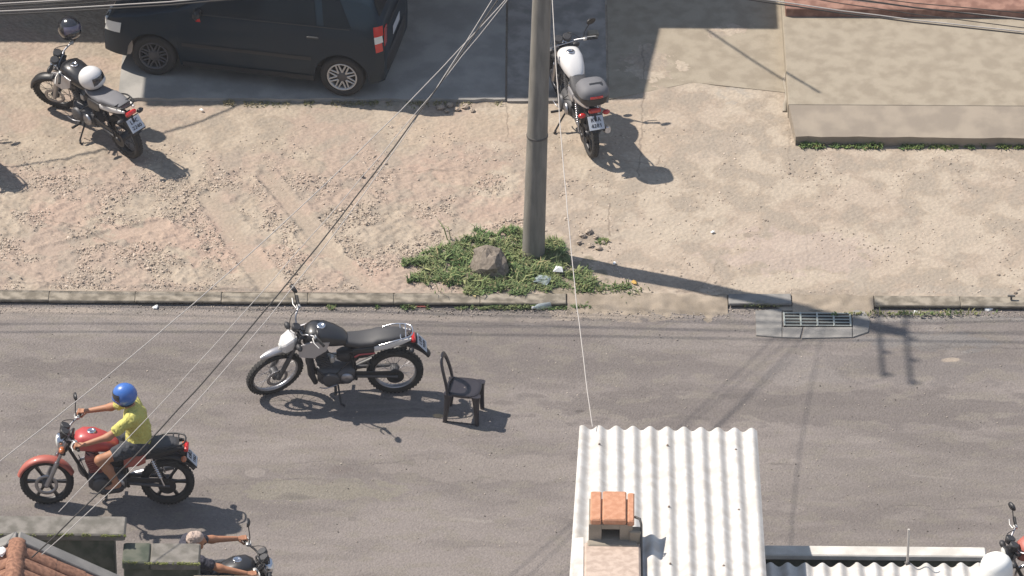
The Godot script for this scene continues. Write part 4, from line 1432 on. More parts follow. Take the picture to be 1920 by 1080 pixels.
func mirror_st(s: SurfaceTool) -> Mesh:
	s.generate_normals()
	return s.commit()

func car_part(t: Node, called: String, c: Array, off: float, m: Material, both := true, nu := 10, nv := 5) -> MeshInstance3D:
	var o := obj(t, called, car_patch(c, off, nu, nv), m)
	if both:
		var q := MeshInstance3D.new()
		q.name = called
		q.mesh = o.mesh
		q.material_override = m
		q.scale = Vector3(1, 1, -1)
		t.add_child(q, true)
	return o

func build_car():
	var t := thing("parked_car", "dark hatchback with a pale alloy rear wheel parked on the shaded pad", "car")
	var rear := P(642, 143, PAD + 0.28); var front := P(287, 103, PAD + 0.28)
	var hd := (front - rear); hd.y = 0
	hd = hd.normalized()
	var left := Vector3.UP.cross(hd).normalized()      # camera side
	# the visible wheel faces lie on the left side, 0.70 m from the middle
	var mid := rear + hd * (-AX_R) - left * 0.72
	t.transform = Transform3D(Basis(hd, Vector3.UP, -left), Vector3(mid.x, PAD, mid.z))
	var s := new_st()
	var rings := []
	var xs := []
	var x := -1.85
	while x < 1.851:
		xs.append(x); x += 0.025
	for q in xs:
		var top := curve_at(CAR_TOP, q)
		var low := 0.20
		if absf(q) > 1.5: low = 0.24
		for ax in [AX_F, AX_R]:
			var d: float = absf(q - ax)
			if d < 0.335: low = maxf(low, 0.28 + sqrt(0.335 * 0.335 - d * d))
		var belt := minf(0.94, top - 0.015)
		low = minf(low, belt - 0.02)
		var prof := []
		for j in 9: prof.append(Vector2(lerpf(low, belt, j / 8.0), 0))
		for j in 5: prof.append(Vector2(lerpf(belt, top - 0.035 * smoothstep(0.0, 0.2, top - belt), (j + 1) / 5.0), 0))
		var ring := PackedVector3Array()
		for p in prof: ring.append(Vector3(q, p.x, -car_side(q, p.x)))
		var wt: float = car_side(q, prof[-1].x)
		for j in 9:
			var u := (j + 1) / 10.0 * 2.0 - 1.0
			ring.append(Vector3(q, prof[-1].x + (top - prof[-1].x) * (1.0 - pow(absf(u), 3.0)), u * (wt - 0.02)))
		for j in range(prof.size() - 1, -1, -1): ring.append(Vector3(q, prof[j].x, car_side(q, prof[j].x)))
		rings.append(ring)
	loft(s, rings, false, false)
	for e in [0, rings.size() - 1]:
		s.set_smooth_group(-1)
		var r = rings[e]
		var c := Vector3(r[0].x, 0.4, 0)
		for j in r.size() - 1: tri(s, c, r[j], r[j + 1])
		tri(s, c, r[r.size() - 1], r[0])
	obj(t, "body", s, M.car_paint)
	box_part(t, "underbody_light_block", Vector3(0, 0.34, 0), Vector3(3.3, 0.22, 1.05), M.rubber, 0.05)  # unseen dark box added to stop light leaking under the body
	var V := func(a: float, b: float) -> Vector2: return Vector2(a, b)
	# glass
	car_part(t, "side_window", [V.call(0.72, 0.965), V.call(-0.84, 0.978), V.call(-0.78, 1.33), V.call(0.24, 1.31)], 0.004, M.car_glass)
	car_part(t, "side_window", [V.call(-0.93, 0.98), V.call(-1.27, 0.99), V.call(-1.10, 1.30), V.call(-0.87, 1.32)], 0.004, M.car_glass)
	for w in [["windscreen", 0.93, 0.34], ["rear_window", -1.70, -1.49]]:
		s = new_st()
		rings = []
		for i in 7:
			var q: float = lerpf(w[1], w[2], i / 6.0)
			var r := PackedVector3Array()
			var hw: float = car_side(q, curve_at(CAR_TOP, q)) - 0.07
			for j in 7:
				r.append(Vector3(q, curve_at(CAR_TOP, q) + 0.006, lerpf(-hw, hw, j / 6.0)))
			rings.append(r)
		loft(s, rings, false, false)
		obj(t, w[0], s, M.car_glass)
	# doors: panels slightly proud so that their gaps show
	var door := car_part(t, "door", [V.call(0.74, 0.30), V.call(-0.76, 0.30), V.call(-0.90, 0.935), V.call(0.80, 0.925)], 0.005, M.car_paint, true, 14, 8)
	for sd in [-1.0, 1.0]:
		box_part(t, "door_handle", Vector3(-0.80, 0.82, sd * 0.778), Vector3(0.15, 0.03, 0.03), M.car_trim, 0.008)
		box_part(t, "door_mirror", Vector3(0.64, 0.985, sd * 0.80), Vector3(0.09, 0.12, 0.16), M.car_trim, 0.03)
	# small red repeater under the near mirror
	var rp := car_part(t, "side_marker", [V.call(0.66, 0.86), V.call(0.60, 0.86), V.call(0.64, 0.98), V.call(0.70, 0.98)], 0.012, M.red_lens, false, 2, 3)
	rp.set_meta("label", "small red marker lamp below the door mirror")
	car_part(t, "belt_strip", [V.call(0.60, 0.945), V.call(-1.25, 0.96), V.call(-1.25, 0.972), V.call(0.60, 0.957)], 0.008, M.car_trim, true, 16, 1)
	car_part(t, "side_strip", [V.call(0.84, 0.50), V.call(-0.78, 0.50), V.call(-0.78, 0.55), V.call(0.84, 0.55)], 0.012, M.car_trim, true, 14, 2)
	car_part(t, "sill", [V.call(0.84, 0.19), V.call(-0.80, 0.19), V.call(-0.80, 0.27), V.call(0.84, 0.27)], 0.012, M.car_trim, true, 14, 2)
	# bumpers wrap the ends
	for e in [-1.0, 1.0]:
		s = new_st()
		rings = []
		for i in 15:
			var u := (i - 7) / 7.0
			var zz := u * 0.74
			var xx: float = e * (1.895 - 0.05 * u * u - 0.30 * pow(absf(u), 7.0))
			var r := PackedVector3Array()
			var dn := Vector3(e, 0, 0)
			for k in 10:
				var a := TAU * k / 10
				r.append(Vector3(xx - e * 0.03 + e * cos(a) * 0.045, 0.40 + sin(a) * 0.14, zz))
			rings.append(r)
		loft(s, rings)
		obj(t, "bumper", s, M.car_trim if e < 0.0 else M.sunlit_bumper)  # front one painted pale as if sunlit
	# lamps
	for q in [[0.68, 0.80, "red_lens"], [0.80, 0.89, "clear_lens"], [0.89, 1.02, "red_lens"]]:
		car_part(t, "tail_lamp", [V.call(-1.825, q[0]), V.call(-1.66 - (0.74 - q[0]) * 0.25, q[0]), V.call(-1.66 - (0.74 - q[1]) * 0.25, q[1]), V.call(-1.80, q[1])], 0.006, M[q[2]], true, 5, 2)
	car_part(t, "headlight", [V.call(1.835, 0.56), V.call(1.62, 0.58), V.call(1.60, 0.72), V.call(1.80, 0.70)], 0.008, M.clear_lens, true, 6, 3)
	for sd in [-1.0, 1.0]:
		box_part(t, "headlight_face", Vector3(1.83, 0.62, sd * 0.45), Vector3(0.05, 0.13, 0.30), M.clear_lens, 0.02)
		box_part(t, "tail_lamp_face", Vector3(-1.836, 0.84, sd * 0.56), Vector3(0.02, 0.26, 0.12), M.red_lens, 0.006)
	box_part(t, "plate", Vector3(-1.855, 0.68, 0), Vector3(0.012, 0.12, 0.36), M.plate, 0.003)
	box_part(t, "hatch_trim", Vector3(-1.845, 0.90, 0), Vector3(0.03, 0.03, 1.0), M.car_trim, 0.008)
	s = new_st()
	tube(s, [Vector3(-1.70, 1.02, 0.05), Vector3(-1.58, 1.17, -0.18), Vector3(-1.53, 1.245, -0.30)], 0.008, 6)
	obj(t, "rear_wiper", s, M.black)
	# short rear overhang
	for o in t.get_children():
		if not (o is MeshInstance3D): continue
		var arr: Array = o.mesh.surface_get_arrays(0)
		var vv: PackedVector3Array = arr[Mesh.ARRAY_VERTEX]
		for i in vv.size():
			if vv[i].x < AX_R - 0.34: vv[i].x = AX_R - 0.34 + (vv[i].x - AX_R + 0.34) * 0.48
		arr[Mesh.ARRAY_VERTEX] = vv
		var am := ArrayMesh.new()
		am.add_surface_from_arrays(Mesh.PRIMITIVE_TRIANGLES, arr)
		o.mesh = am
	# wheels
	for ax in [AX_F, AX_R]:
		for sd in [-1.0, 1.0]:
			var xf := Transform3D(Basis(Vector3.RIGHT, Vector3(0, 0, sd), Vector3(0, -sd, 0)), Vector3(ax, 0.28, sd * 0.665))
			s = new_st()
			lathe(s, xf, [[0.185, -0.08], [0.25, -0.085], [0.272, -0.07], [0.28, -0.04], [0.28, 0.04], [0.272, 0.07], [0.25, 0.085], [0.19, 0.08], [0.18, 0.0]], 32, true)
			var w := obj(t, "wheel", s, M.rubber)
			s = new_st()
			lathe(s, xf, [[0.176, -0.07], [0.192, 0.07], [0.186, 0.084], [0.172, 0.082], [0.160, 0.05], [0.16, -0.06]], 32, true)
			obj(w, "rim", s, M.alloy if ax == AX_R else M.engine)  # front rim gets dark metal to stand for its shade
			s = new_st()
			for k in 8:
				var a := TAU * k / 8
				for off in [-0.28, 0.28]:
					tube(s, [xf * Vector3(cos(a) * 0.062, 0.062, sin(a) * 0.062), xf * Vector3(cos(a + off) * 0.17, 0.066, sin(a + off) * 0.17)], [0.014, 0.011], 6)
			obj(w, "spokes", s, M.alloy if ax == AX_R else M.engine)  # front spokes darkened for shade like the rim
			s = new_st()
			lathe(s, xf, [[0.075, 0.03], [0.075, 0.062], [0.062, 0.072], [0.02, 0.076]], 18)
			obj(w, "hub_cap", s, M.engine)
			s = new_st()
			lathe(s, xf, [[0.165, 0.0], [0.165, 0.012]], 24)
			obj(w, "brake_drum", s, M.rubber)

# ---------------------------------------------------------------- helmets
func helmet(parent: Node, xf: Transform3D, shell: Material, called := "", visor_mat: Material = null):
	# x forward, y up; about 0.27 m long
	var s := new_st()
	var rings := []
	for i in 15:
		var th := PI * (0.02 + 0.80 * i / 14.0)
		var ring := PackedVector3Array()
		for k in 24:
			var a := TAU * k / 24
			var d := Vector3(sin(th) * cos(a), cos(th), sin(th) * sin(a))
			var p := Vector3(d.x * 0.138, d.y * 0.132, d.z * 0.122)
			if d.x > 0.2 and d.y < -0.1: p.x += 0.022 * (d.x - 0.2)      # chin
			if d.x > 0.45 and d.y > -0.28 and d.y < 0.36: p *= 0.94        # eye port set back
			ring.append(xf * p)
		rings.append(ring)
	loft(s, rings)
	var o := obj(parent, called if called else "shell", s, shell)
	s = new_st()
	rings = []
	for i in 7:
		var dy := lerpf(-0.30, 0.40, i / 6.0)
		var ring := PackedVector3Array()
		for k in 13:
			var a := lerpf(-1.15, 1.15, k / 12.0)
			var c := sqrt(1.0 - dy * dy)
			ring.append(xf * (Vector3(c * cos(a) * 0.138, dy * 0.132, c * sin(a) * 0.122) * 1.012))
		rings.append(ring)
	loft(s, rings, false, false)
	obj(o if called else parent, "visor", s, visor_mat if visor_mat else M.visor)
	s = new_st()
	lathe(s, xf * T(Vector3(0, -0.108, 0)), [[0.072, -0.006], [0.084, -0.008], [0.09, 0.0], [0.084, 0.008], [0.07, 0.006]], 20, true)
	obj(o if called else parent, "rim_trim", s, M.black)

# ---------------------------------------------------------------- smooth bodies: tapered capsules joined and meshed as surface nets
func net(st: SurfaceTool, bones: Array, cell: float, k: float, fold := 0.0):
	var lo := Vector3.ONE * 1e9; var hi := -lo
	for b in bones:
		var m: float = maxf(b[2], b[3]) + k + cell * 3.0
		lo = lo.min(b[0] - Vector3.ONE * m).min(b[1] - Vector3.ONE * m)
		hi = hi.max(b[0] + Vector3.ONE * m).max(b[1] + Vector3.ONE * m)
	var nx := int((hi.x - lo.x) / cell) + 2; var ny := int((hi.y - lo.y) / cell) + 2; var nz := int((hi.z - lo.z) / cell) + 2
	var f := PackedFloat32Array(); f.resize(nx * ny * nz); f.fill(9.0)
	for b in bones:
		var a: Vector3 = b[0]; var c: Vector3 = b[1]
		var ra: float = b[2]; var rb: float = b[3]
		var m := maxf(ra, rb) + k + cell * 2.5
		var p0 := ((a.min(c) - Vector3.ONE * m - lo) / cell).floor(); var p1 := ((a.max(c) + Vector3.ONE * m - lo) / cell).ceil()
		var ac := c - a
		var l2 := maxf(ac.length_squared(), 1e-9)
		for iz in range(maxi(int(p0.z), 0), mini(int(p1.z), nz - 1) + 1):
			for iy in range(maxi(int(p0.y), 0), mini(int(p1.y), ny - 1) + 1):
				var base := (iz * ny + iy) * nx
				for ixx in range(maxi(int(p0.x), 0), mini(int(p1.x), nx - 1) + 1):
					var p := lo + Vector3(ixx, iy, iz) * cell - a
					var t := clampf(p.dot(ac) / l2, 0.0, 1.0)
					var d := (p - ac * t).length() - lerpf(ra, rb, t)
					var o := f[base + ixx]
					var h := maxf(k - absf(o - d), 0.0) / k
					f[base + ixx] = minf(o, d) - h * h * k * 0.25
	if fold > 0.0:
		var fnz := FastNoiseLite.new(); fnz.seed = 5; fnz.frequency = 5.5; fnz.fractal_octaves = 3; fnz.fractal_type = FastNoiseLite.FRACTAL_RIDGED
		for z in nz:
			for y in ny:
				for x in nx:
					var o := (z * ny + y) * nx + x
					if absf(f[o]) < cell * 3.0:
						var p := lo + Vector3(x, y, z) * cell
						f[o] -= fnz.get_noise_3d(p.x * 1.2 + p.y * 0.6, p.y * 0.7 - p.x * 0.5, p.z) * fold
	var idx := {}
	var vs := []
	var cx := [0, 1, 0, 1, 0, 1, 0, 1]; var cy := [0, 0, 1, 1, 0, 0, 1, 1]; var cz := [0, 0, 0, 0, 1, 1, 1, 1]
	for z in nz - 1:
		for y in ny - 1:
			for x in nx - 1:
				var i0 := (z * ny + y) * nx + x
				if f[i0] > cell * 2.5: continue
				var neg := 0
				for q in 8:
					if f[i0 + cx[q] + (cy[q] + cz[q] * ny) * nx] < 0.0: neg += 1
				if neg == 0 or neg == 8: continue
				var sum := Vector3.ZERO; var cnt := 0
				for e in [[0, 1], [2, 3], [4, 5], [6, 7], [0, 2], [1, 3], [4, 6], [5, 7], [0, 4], [1, 5], [2, 6], [3, 7]]:
					var u: int = e[0]; var v: int = e[1]
					var fa := f[i0 + cx[u] + (cy[u] + cz[u] * ny) * nx]; var fb := f[i0 + cx[v] + (cy[v] + cz[v] * ny) * nx]
					if (fa < 0.0) != (fb < 0.0):
						sum += Vector3(cx[u], cy[u], cz[u]).lerp(Vector3(cx[v], cy[v], cz[v]), fa / (fa - fb)); cnt += 1
				idx[i0] = vs.size()
				vs.append(lo + (Vector3(x, y, z) + sum / cnt) * cell)
	st.set_smooth_group(0)
	var sx := 1; var sy := nx; var sz := nx * ny
	for i0 in idx:
		for ax in [[sx, sy, sz], [sy, sz, sx], [sz, sx, sy]]:
			var fa := f[i0]; var fb := f[i0 + ax[0]]
			if (fa < 0.0) == (fb < 0.0): continue
			var q := [i0, i0 - ax[1], i0 - ax[1] - ax[2], i0 - ax[2]]
			if not (idx.has(q[1]) and idx.has(q[2]) and idx.has(q[3])): continue
			var A: Vector3 = vs[idx[q[0]]]; var B: Vector3 = vs[idx[q[1]]]; var C: Vector3 = vs[idx[q[2]]]; var D: Vector3 = vs[idx[q[3]]]
			if fa < 0.0: quad(st, A, D, C, B)
			else: quad(st, A, B, C, D)

func hand_bones(g: Vector3, wrist: Vector3, sd: float) -> Array:
	# right hand for sd > 0, closed on a bar along z at g
	var o := []
	var kn := []
	for i in 4:
		var zz := (1.5 - i) * 0.021 * sd
		var k0 := g + Vector3(-0.022, 0.030, zz)
		kn.append(k0)
		var ln: float = [0.86, 1.0, 0.96, 0.8][i]
		var k1 := g + Vector3(0.022 * ln, 0.032, zz * 0.98)
		var k2 := g + Vector3(0.034 * ln, 0.002, zz * 0.95)
		var k3 := g + Vector3(0.012, -0.024 * ln, zz * 0.92)
		o.append([k0, k1, 0.0098, 0.009]); o.append([k1, k2, 0.009, 0.0082]); o.append([k2, k3, 0.0082, 0.007])
	for i in 4: o.append([wrist.lerp(kn[i], 0.25), kn[i], 0.017, 0.010])
	var tb := wrist.lerp(g, 0.45) + Vector3(0, -0.005, -0.030 * sd)
	var t1 := g + Vector3(-0.012, -0.020, -0.042 * sd)
	var t2 := g + Vector3(0.022, -0.024, -0.034 * sd)
	o.append([wrist.lerp(tb, 0.3), tb, 0.015, 0.013]); o.append([tb, t1, 0.012, 0.0105]); o.append([t1, t2, 0.010, 0.008])
	return o

func rider(label: String, xf: Transform3D, gx: Vector3, q: Dictionary) -> Node3D:
	# seated on a motorcycle; gx = right grip in the bike's own frame (x forward, y up, z right)
	var t := thing("person", label, "person")
	t.transform = xf
	var fx: float = q.get("shift", 0.0)
	var pel := Vector3(-0.36 + fx, 0.86, 0)
	var wst := Vector3(-0.37 + fx, 1.00, 0)
	var sp: float = q.get("stoop", 0.0)
	var che := Vector3(-0.33 + fx, 1.17 - sp * 0.4, 0)
	var nek := Vector3(-0.275 + fx, 1.335 - sp * 0.8, 0)
	var hed := Vector3(-0.235 + fx, 1.455 - sp, 0)
	var body := [[pel + Vector3(0, 0, -0.07), pel + Vector3(0, 0, 0.07), 0.115, 0.115], [pel, wst, 0.12, 0.115], [wst + Vector3(0, 0, -0.04), che + Vector3(0, 0, -0.055), 0.10, 0.115], [wst + Vector3(0, 0, 0.04), che + Vector3(0, 0, 0.055), 0.10, 0.115],
		[che + Vector3(0.02, 0.07, -0.13), che + Vector3(0.02, 0.07, 0.13), 0.07, 0.07], [che + Vector3(0.02, 0.08, 0), nek, 0.075, 0.052], [nek, hed + Vector3(0, -0.04, 0), 0.052, 0.05],
		[hed + Vector3(-0.012, 0.025, 0), hed + Vector3(0.012, 0.02, 0), 0.082, 0.078], [hed + Vector3(0.02, -0.03, 0), hed + Vector3(0.045, -0.075, 0), 0.06, 0.032],
		[hed + Vector3(0.085, 0.005, 0), hed + Vector3(0.104, -0.022, 0), 0.009, 0.013], [hed + Vector3(0.0, -0.005, -0.083), hed + Vector3(-0.008, -0.03, -0.084), 0.013, 0.009], [hed + Vector3(0.0, -0.005, 0.083), hed + Vector3(-0.008, -0.03, 0.084), 0.013, 0.009]]
	var shirt := [[pel + Vector3(0.0, 0.03, -0.05), pel + Vector3(0, 0.03, 0.05), 0.128, 0.128], [pel + Vector3(0, 0.03, 0), wst, 0.132, 0.13], [wst + Vector3(0, 0, -0.045), che + Vector3(0, 0, -0.06), 0.115, 0.125], [wst + Vector3(0, 0, 0.045), che + Vector3(0, 0, 0.06), 0.115, 0.125], [che + Vector3(0.02, 0.07, -0.135), che + Vector3(0.02, 0.07, 0.135), 0.08, 0.08], [che + Vector3(0.02, 0.08, 0), nek.lerp(che, 0.3), 0.085, 0.066]]
	var legs := [[pel + Vector3(0, -0.01, -0.075), pel + Vector3(0, -0.01, 0.075), 0.124, 0.124]]
	var st := new_st()
	var feet := []
	for sd in [-1.0, 1.0]:
		var sh := che + Vector3(0.035, 0.085, sd * 0.18)
		var grip := Vector3(gx.x, gx.y, gx.z * sd)
		var wr := grip + Vector3(-0.085, 0.035, sd * -0.005)
		var mid := (sh + wr) * 0.5
		var reach: float = sh.distance_to(wr)
		var drop := sqrt(maxf(0.288 * 0.288 - reach * reach * 0.25, 0.0004))
		var el := mid + Vector3(-0.1, -0.75, sd * 0.65).normalized() * drop
		body.append_array([[sh, el, 0.052, 0.040], [el, wr, 0.040, 0.027]])
		shirt.append([sh, sh.lerp(el, 0.62), 0.066, 0.060])
		net(st, hand_bones(grip, wr, sd), 0.0042, 0.006)
		var hip := pel + Vector3(0.03, -0.025, sd * 0.095)
		var kn := Vector3(0.055 + fx * 0.5, 0.735, sd * 0.215)
		var an := Vector3(-0.125, 0.385, sd * 0.185)
		body.append_array([[hip, kn, 0.083, 0.056], [kn, kn.lerp(an, 0.35) + Vector3(-0.02, 0, 0), 0.055, 0.055], [kn.lerp(an, 0.35) + Vector3(-0.02, 0, 0), an, 0.053, 0.036], [an, an + Vector3(0.12, -0.05, sd * 0.02), 0.036, 0.026]])
		legs.append([hip, hip.lerp(kn, q.get("trouser", 0.6)), 0.098, 0.088])
		if q.get("trouser", 0.6) > 0.95: legs.append([kn, an, 0.072, 0.058])
		feet.append([an, sd])
	net(st, body, 0.010, 0.035)
	obj(t, "body", st, M.skin)
	st = new_st()
	net(st, shirt, 0.010, 0.035, 0.011)
	obj(t, "shirt", st, q.shirt)
	st = new_st()
	net(st, legs, 0.0115, 0.03, 0.009)
	obj(t, "shorts" if q.get("trouser", 0.6) < 0.95 else "trousers", st, M.dark_cloth)
	for fe in feet:
		st = new_st()
		var an: Vector3 = fe[0]
		net(st, [[an + Vector3(-0.03, -0.045, 0), an + Vector3(0.0, -0.05, 0), 0.044, 0.046], [an + Vector3(0.0, -0.055, 0), an + Vector3(0.16, -0.075, fe[1] * 0.03), 0.044, 0.036]], 0.009, 0.02)
		obj(t, "shoe", st, M.plastic)
	if q.has("helmet"):
		helmet(t, T(hed + Vector3(0.005, 0.012, 0), Vector3(0, 0, -6)), q.helmet, "helmet")
	else:
		st = new_st()
		net(st, [[hed + Vector3(-0.022, 0.034, 0), hed + Vector3(0.006, 0.040, 0), 0.086, 0.078]], 0.008, 0.02)
		obj(t, "cap", st, M.cap_cloth)
		st = new_st()
		net(st, [[hed + Vector3(-0.04, -0.0, 0), hed + Vector3(-0.045, -0.03, 0), 0.072, 0.055]], 0.008, 0.02)
		obj(t, "hair", st, M.hair)
	return t

# ---------------------------------------------------------------- motorcycles
func wheel_xf(at: Vector3) -> Transform3D:
	return Transform3D(Basis(Vector3.RIGHT, Vector3(0, 0, 1), Vector3(0, -1, 0)), at)

func bike_wheel(t: Node, at: Vector3, R: float, tw: float, cast: bool, rim_mat: Material, disc_r: float) -> MeshInstance3D:
	var xf := wheel_xf(Vector3.ZERO)
	var s := new_st()
	var prof := []
	for k in 12:
		var a := TAU * k / 12
		prof.append([R - tw * 0.95 + cos(a) * tw * 0.95, sin(a) * tw])
	lathe(s, xf, prof, 40, true)
	# tread blocks
	for k in 44:
		for z in [-0.5, 0.5]:
			var a := TAU * (k + (0.5 if z > 0 else 0.0)) / 44
			var q := Basis(Vector3(0, 0, 1), a)
			rbox(s, Transform3D(q, q * Vector3(R - tw * 0.17, 0, z * tw * 0.9)), Vector3(tw * 0.22, 0.022, tw * 0.6), 0.002)
	var w := obj(t, "wheel", s, M.rubber)
	w.position = at
	var rr := R - tw * 1.75
	s = new_st()
	lathe(s, xf, [[rr, -tw * 0.62], [rr + 0.014, -tw * 0.66], [rr - 0.004, -tw * 0.2], [rr - 0.004, tw * 0.2], [rr + 0.014, tw * 0.66], [rr, tw * 0.62], [rr - 0.016, 0.0]], 40, true)
	obj(w, "rim", s, rim_mat)
	s = new_st()
	lathe(s, xf, [[0.018, -0.09], [0.03, -0.07], [0.055, -0.055], [0.05, -0.02], [0.05, 0.02], [0.055, 0.055], [0.03, 0.07], [0.018, 0.09]], 16)
	obj(w, "hub", s, M.engine)
	s = new_st()
	if cast:
		for k in 6:
			var q := Basis(Vector3(0, 0, 1), TAU * k / 6)
			var rings := []
			for e in [[0.045, 0.017, 0.024], [0.12, 0.012, 0.016], [rr, 0.017, 0.020]]:
				rings.append(PackedVector3Array([q * Vector3(e[0], e[1], e[2]), q * Vector3(e[0], -e[1], e[2]), q * Vector3(e[0], -e[1], -e[2]), q * Vector3(e[0], e[1], -e[2])]))
			loft(s, rings, true, true, -1)
	else:
		for k in 28:
			var a := TAU * k / 28
			var b := a + (0.5 if k % 2 == 0 else -0.5)
			var z := 0.045 if k % 4 < 2 else -0.045
			tube(s, [Vector3(cos(b) * 0.05, sin(b) * 0.05, z), Vector3(cos(a) * rr, sin(a) * rr, 0)], 0.0026, 4)
	obj(w, "spokes", s, rim_mat)
	if disc_r > 0.0:
		s = new_st()
		lathe(s, xf * T(Vector3(0, -0.072, 0)), [[disc_r * 0.7, -0.002], [disc_r, -0.002], [disc_r, 0.002], [disc_r * 0.7, 0.002]], 28, true)
		obj(w, "brake_disc", s, M.steel)
	return w

func guard_arc(at: Vector3, R: float, a0: float, a1: float, hw: float, n := 12, tip := 0.6) -> SurfaceTool:
	var s := new_st()
	var rings := []
	for i in n + 1:
		var t := float(i) / n
		var a := deg_to_rad(lerpf(a0, a1, t))
		var w: float = hw * lerpf(1.0, tip, pow(absf(t * 2.0 - 1.0), 3.0))
		var d := Vector3(cos(a), sin(a), 0)
		var ring := PackedVector3Array()
		for q in [[-1.0, -0.035], [-0.75, -0.008], [0.0, 0.004], [0.75, -0.008], [1.0, -0.035], [0.9, -0.038], [0.7, -0.013], [0.0, -0.003], [-0.7, -0.013], [-0.9, -0.038]]:
			ring.append(at + d * (R + q[1]) + Vector3(0, 0, q[0] * w))
		rings.append(ring)
	loft(s, rings)
	return s

func tubes(list: Array, sides := 8) -> SurfaceTool:
	var s := new_st()
	for l in list: tube(s, l[0], l[1], sides)
	return s

func bike_pose(mid: Vector3, heading: Vector2, lean_left: float) -> Transform3D:
	var f := Vector3(heading.x, 0, heading.y).normalized()
	var b := Basis(f, Vector3.UP, f.cross(Vector3.UP).normalized())
	return Transform3D(b * Basis(Vector3.RIGHT, -deg_to_rad(lean_left)), mid)

var steering: Transform3D
func motorcycle(label: String, xf: Transform3D, q: Dictionary) -> Node3D:
	var t := thing("motorcycle", label, "motorcycle")
	t.transform = xf
	var trail: bool = q.get("trail", false)
	var wb: float = q.get("wb", 1.31)
	var Rf := 0.345 if trail else 0.30
	var Rr := 0.325 if trail else 0.30
	var fx := wb * 0.5
	var fa := Vector3(fx, Rf, 0)
	var ra := Vector3(-fx, Rr, 0)
	var ty := 0.98 if trail else 0.90                      # top clamp height
	var rake := tan(deg_to_rad(26.0))
	var tc := Vector3(fx - (ty - Rf) * rake + 0.02, ty, 0)
	var bar_y := 1.11 if trail else 0.985
	var paint: Material = q.get("paint", M.black)
	var panel: Material = q.get("panel", paint)
	# steering frame
	var axis := Vector3(-sin(deg_to_rad(26.0)), cos(deg_to_rad(26.0)), 0)
	var rot := Basis(axis, deg_to_rad(q.get("steer", 0.0)))
	var piv := tc - Vector3(0.03, 0, 0)
	var S := Transform3D(rot, piv - rot * piv)
	steering = S
	# --- front end (turned with the handlebar)
	var w := bike_wheel(t, fa, Rf, 0.042 if trail else 0.040, q.get("cast", false), q.get("rim", M.steel), 0.13)
	w.transform = S * Transform3D(Basis.IDENTITY, fa)
	for sd in [-1.0, 1.0]:
		var z: float = sd * 0.088
		var lo := fa + Vector3(-0.005, 0.0, z)
		var hi := tc + Vector3(0.015, 0.03, z)
		var o := obj(t, "fork_leg", tubes([[[lo, lo.lerp(hi, 0.5)], [0.03, 0.028]], [[lo.lerp(hi, 0.45), hi], 0.019]]), M.engine if trail else M.steel)
		o.transform = S
	var s := new_st()
	rbox(s, T(tc + Vector3(0.01, 0, 0), Vector3(0, 0, 26)), Vector3(0.07, 0.035, 0.23), 0.01)
	rbox(s, T(tc + Vector3(0.08, -0.16, 0), Vector3(0, 0, 26)), Vector3(0.07, 0.035, 0.23), 0.01)
	obj(t, "fork_clamp", s, M.black).transform = S
	if trail:
		# beak mudguard held high over the wheel
		s = guard_arc(fa + Vector3(-0.02, 0.02, 0), Rf + 0.075, 60, 112, 0.052, 10, 0.45)
		obj(t, "front_mudguard", s, q.get("guard", panel)).transform = S
		# headlight cowl
		s = new_st()
		loft(s, [ring_x(tc.x + 0.06, ty - 0.08, 0.07, 0.07, 5.0, 12), ring_x(tc.x + 0.11, ty - 0.10, 0.095, 0.10, 5.0, 12), ring_x(tc.x + 0.20, ty - 0.15, 0.085, 0.085, 5.0, 12), ring_x(tc.x + 0.235, ty - 0.17, 0.05, 0.055, 4.0, 12)], true, true, -1)
		obj(t, "headlight_cowl", s, q.get("cowl", panel)).transform = S
		s = new_st()
		lathe(s, Transform3D(Basis.from_euler(Vector3(0, 0, deg_to_rad(-100))), Vector3(tc.x + 0.228, ty - 0.165, 0)), [[0.048, -0.01], [0.048, 0.006], [0.04, 0.02], [0.01, 0.026]], 18)
		obj(t, "headlight", s, M.clear_lens).transform = S
	else:
		s = guard_arc(fa, Rf + 0.03, 15, 158, 0.068, 14, 0.75)
		obj(t, "front_mudguard", s, q.get("guard", panel)).transform = S
		s = new_st()
		lathe(s, Transform3D(Basis.from_euler(Vector3(0, 0, deg_to_rad(-95))), Vector3(tc.x + 0.10, ty - 0.05, 0)), [[0.02, -0.09], [0.06, -0.075], [0.085, -0.03], [0.092, 0.02], [0.088, 0.03]], 20)
		var hl := obj(t, "headlight", s, q.get("lampshell", M.chrome))
		hl.transform = S
		s = new_st()
		lathe(s, Transform3D(Basis.from_euler(Vector3(0, 0, deg_to_rad(-95))), Vector3(tc.x + 0.13, ty - 0.053, 0)), [[0.086, -0.006], [0.07, 0.012], [0.035, 0.024], [0.005, 0.028]], 20)
		obj(hl, "lens", s, M.clear_lens)
	for sd in [-1.0, 1.0]:
		s = new_st()
		lathe(s, Transform3D(Basis.from_euler(Vector3(PI / 2, 0, 0)), Vector3(tc.x + 0.08, ty - 0.06, sd * 0.17)), [[0.012, -0.05], [0.03, -0.03], [0.034, 0.0], [0.03, 0.03], [0.012, 0.05]], 12)
		obj(t, "indicator", s, q.get("blink", M.plastic)).transform = S
	# instruments
	s = new_st()
	for sd in ([-1.0, 1.0] if not trail else [0.0]):
		lathe(s, T(tc + Vector3(0.05, 0.10, sd * 0.055), Vector3(0, 0, 22)), [[0.035, -0.05], [0.052, -0.02], [0.054, 0.02], [0.046, 0.026]], 16)
	obj(t, "gauges", s, M.plastic).transform = S
	# handlebar, grips, levers, mirrors
	var bp := []
	var hx := tc.x - 0.01
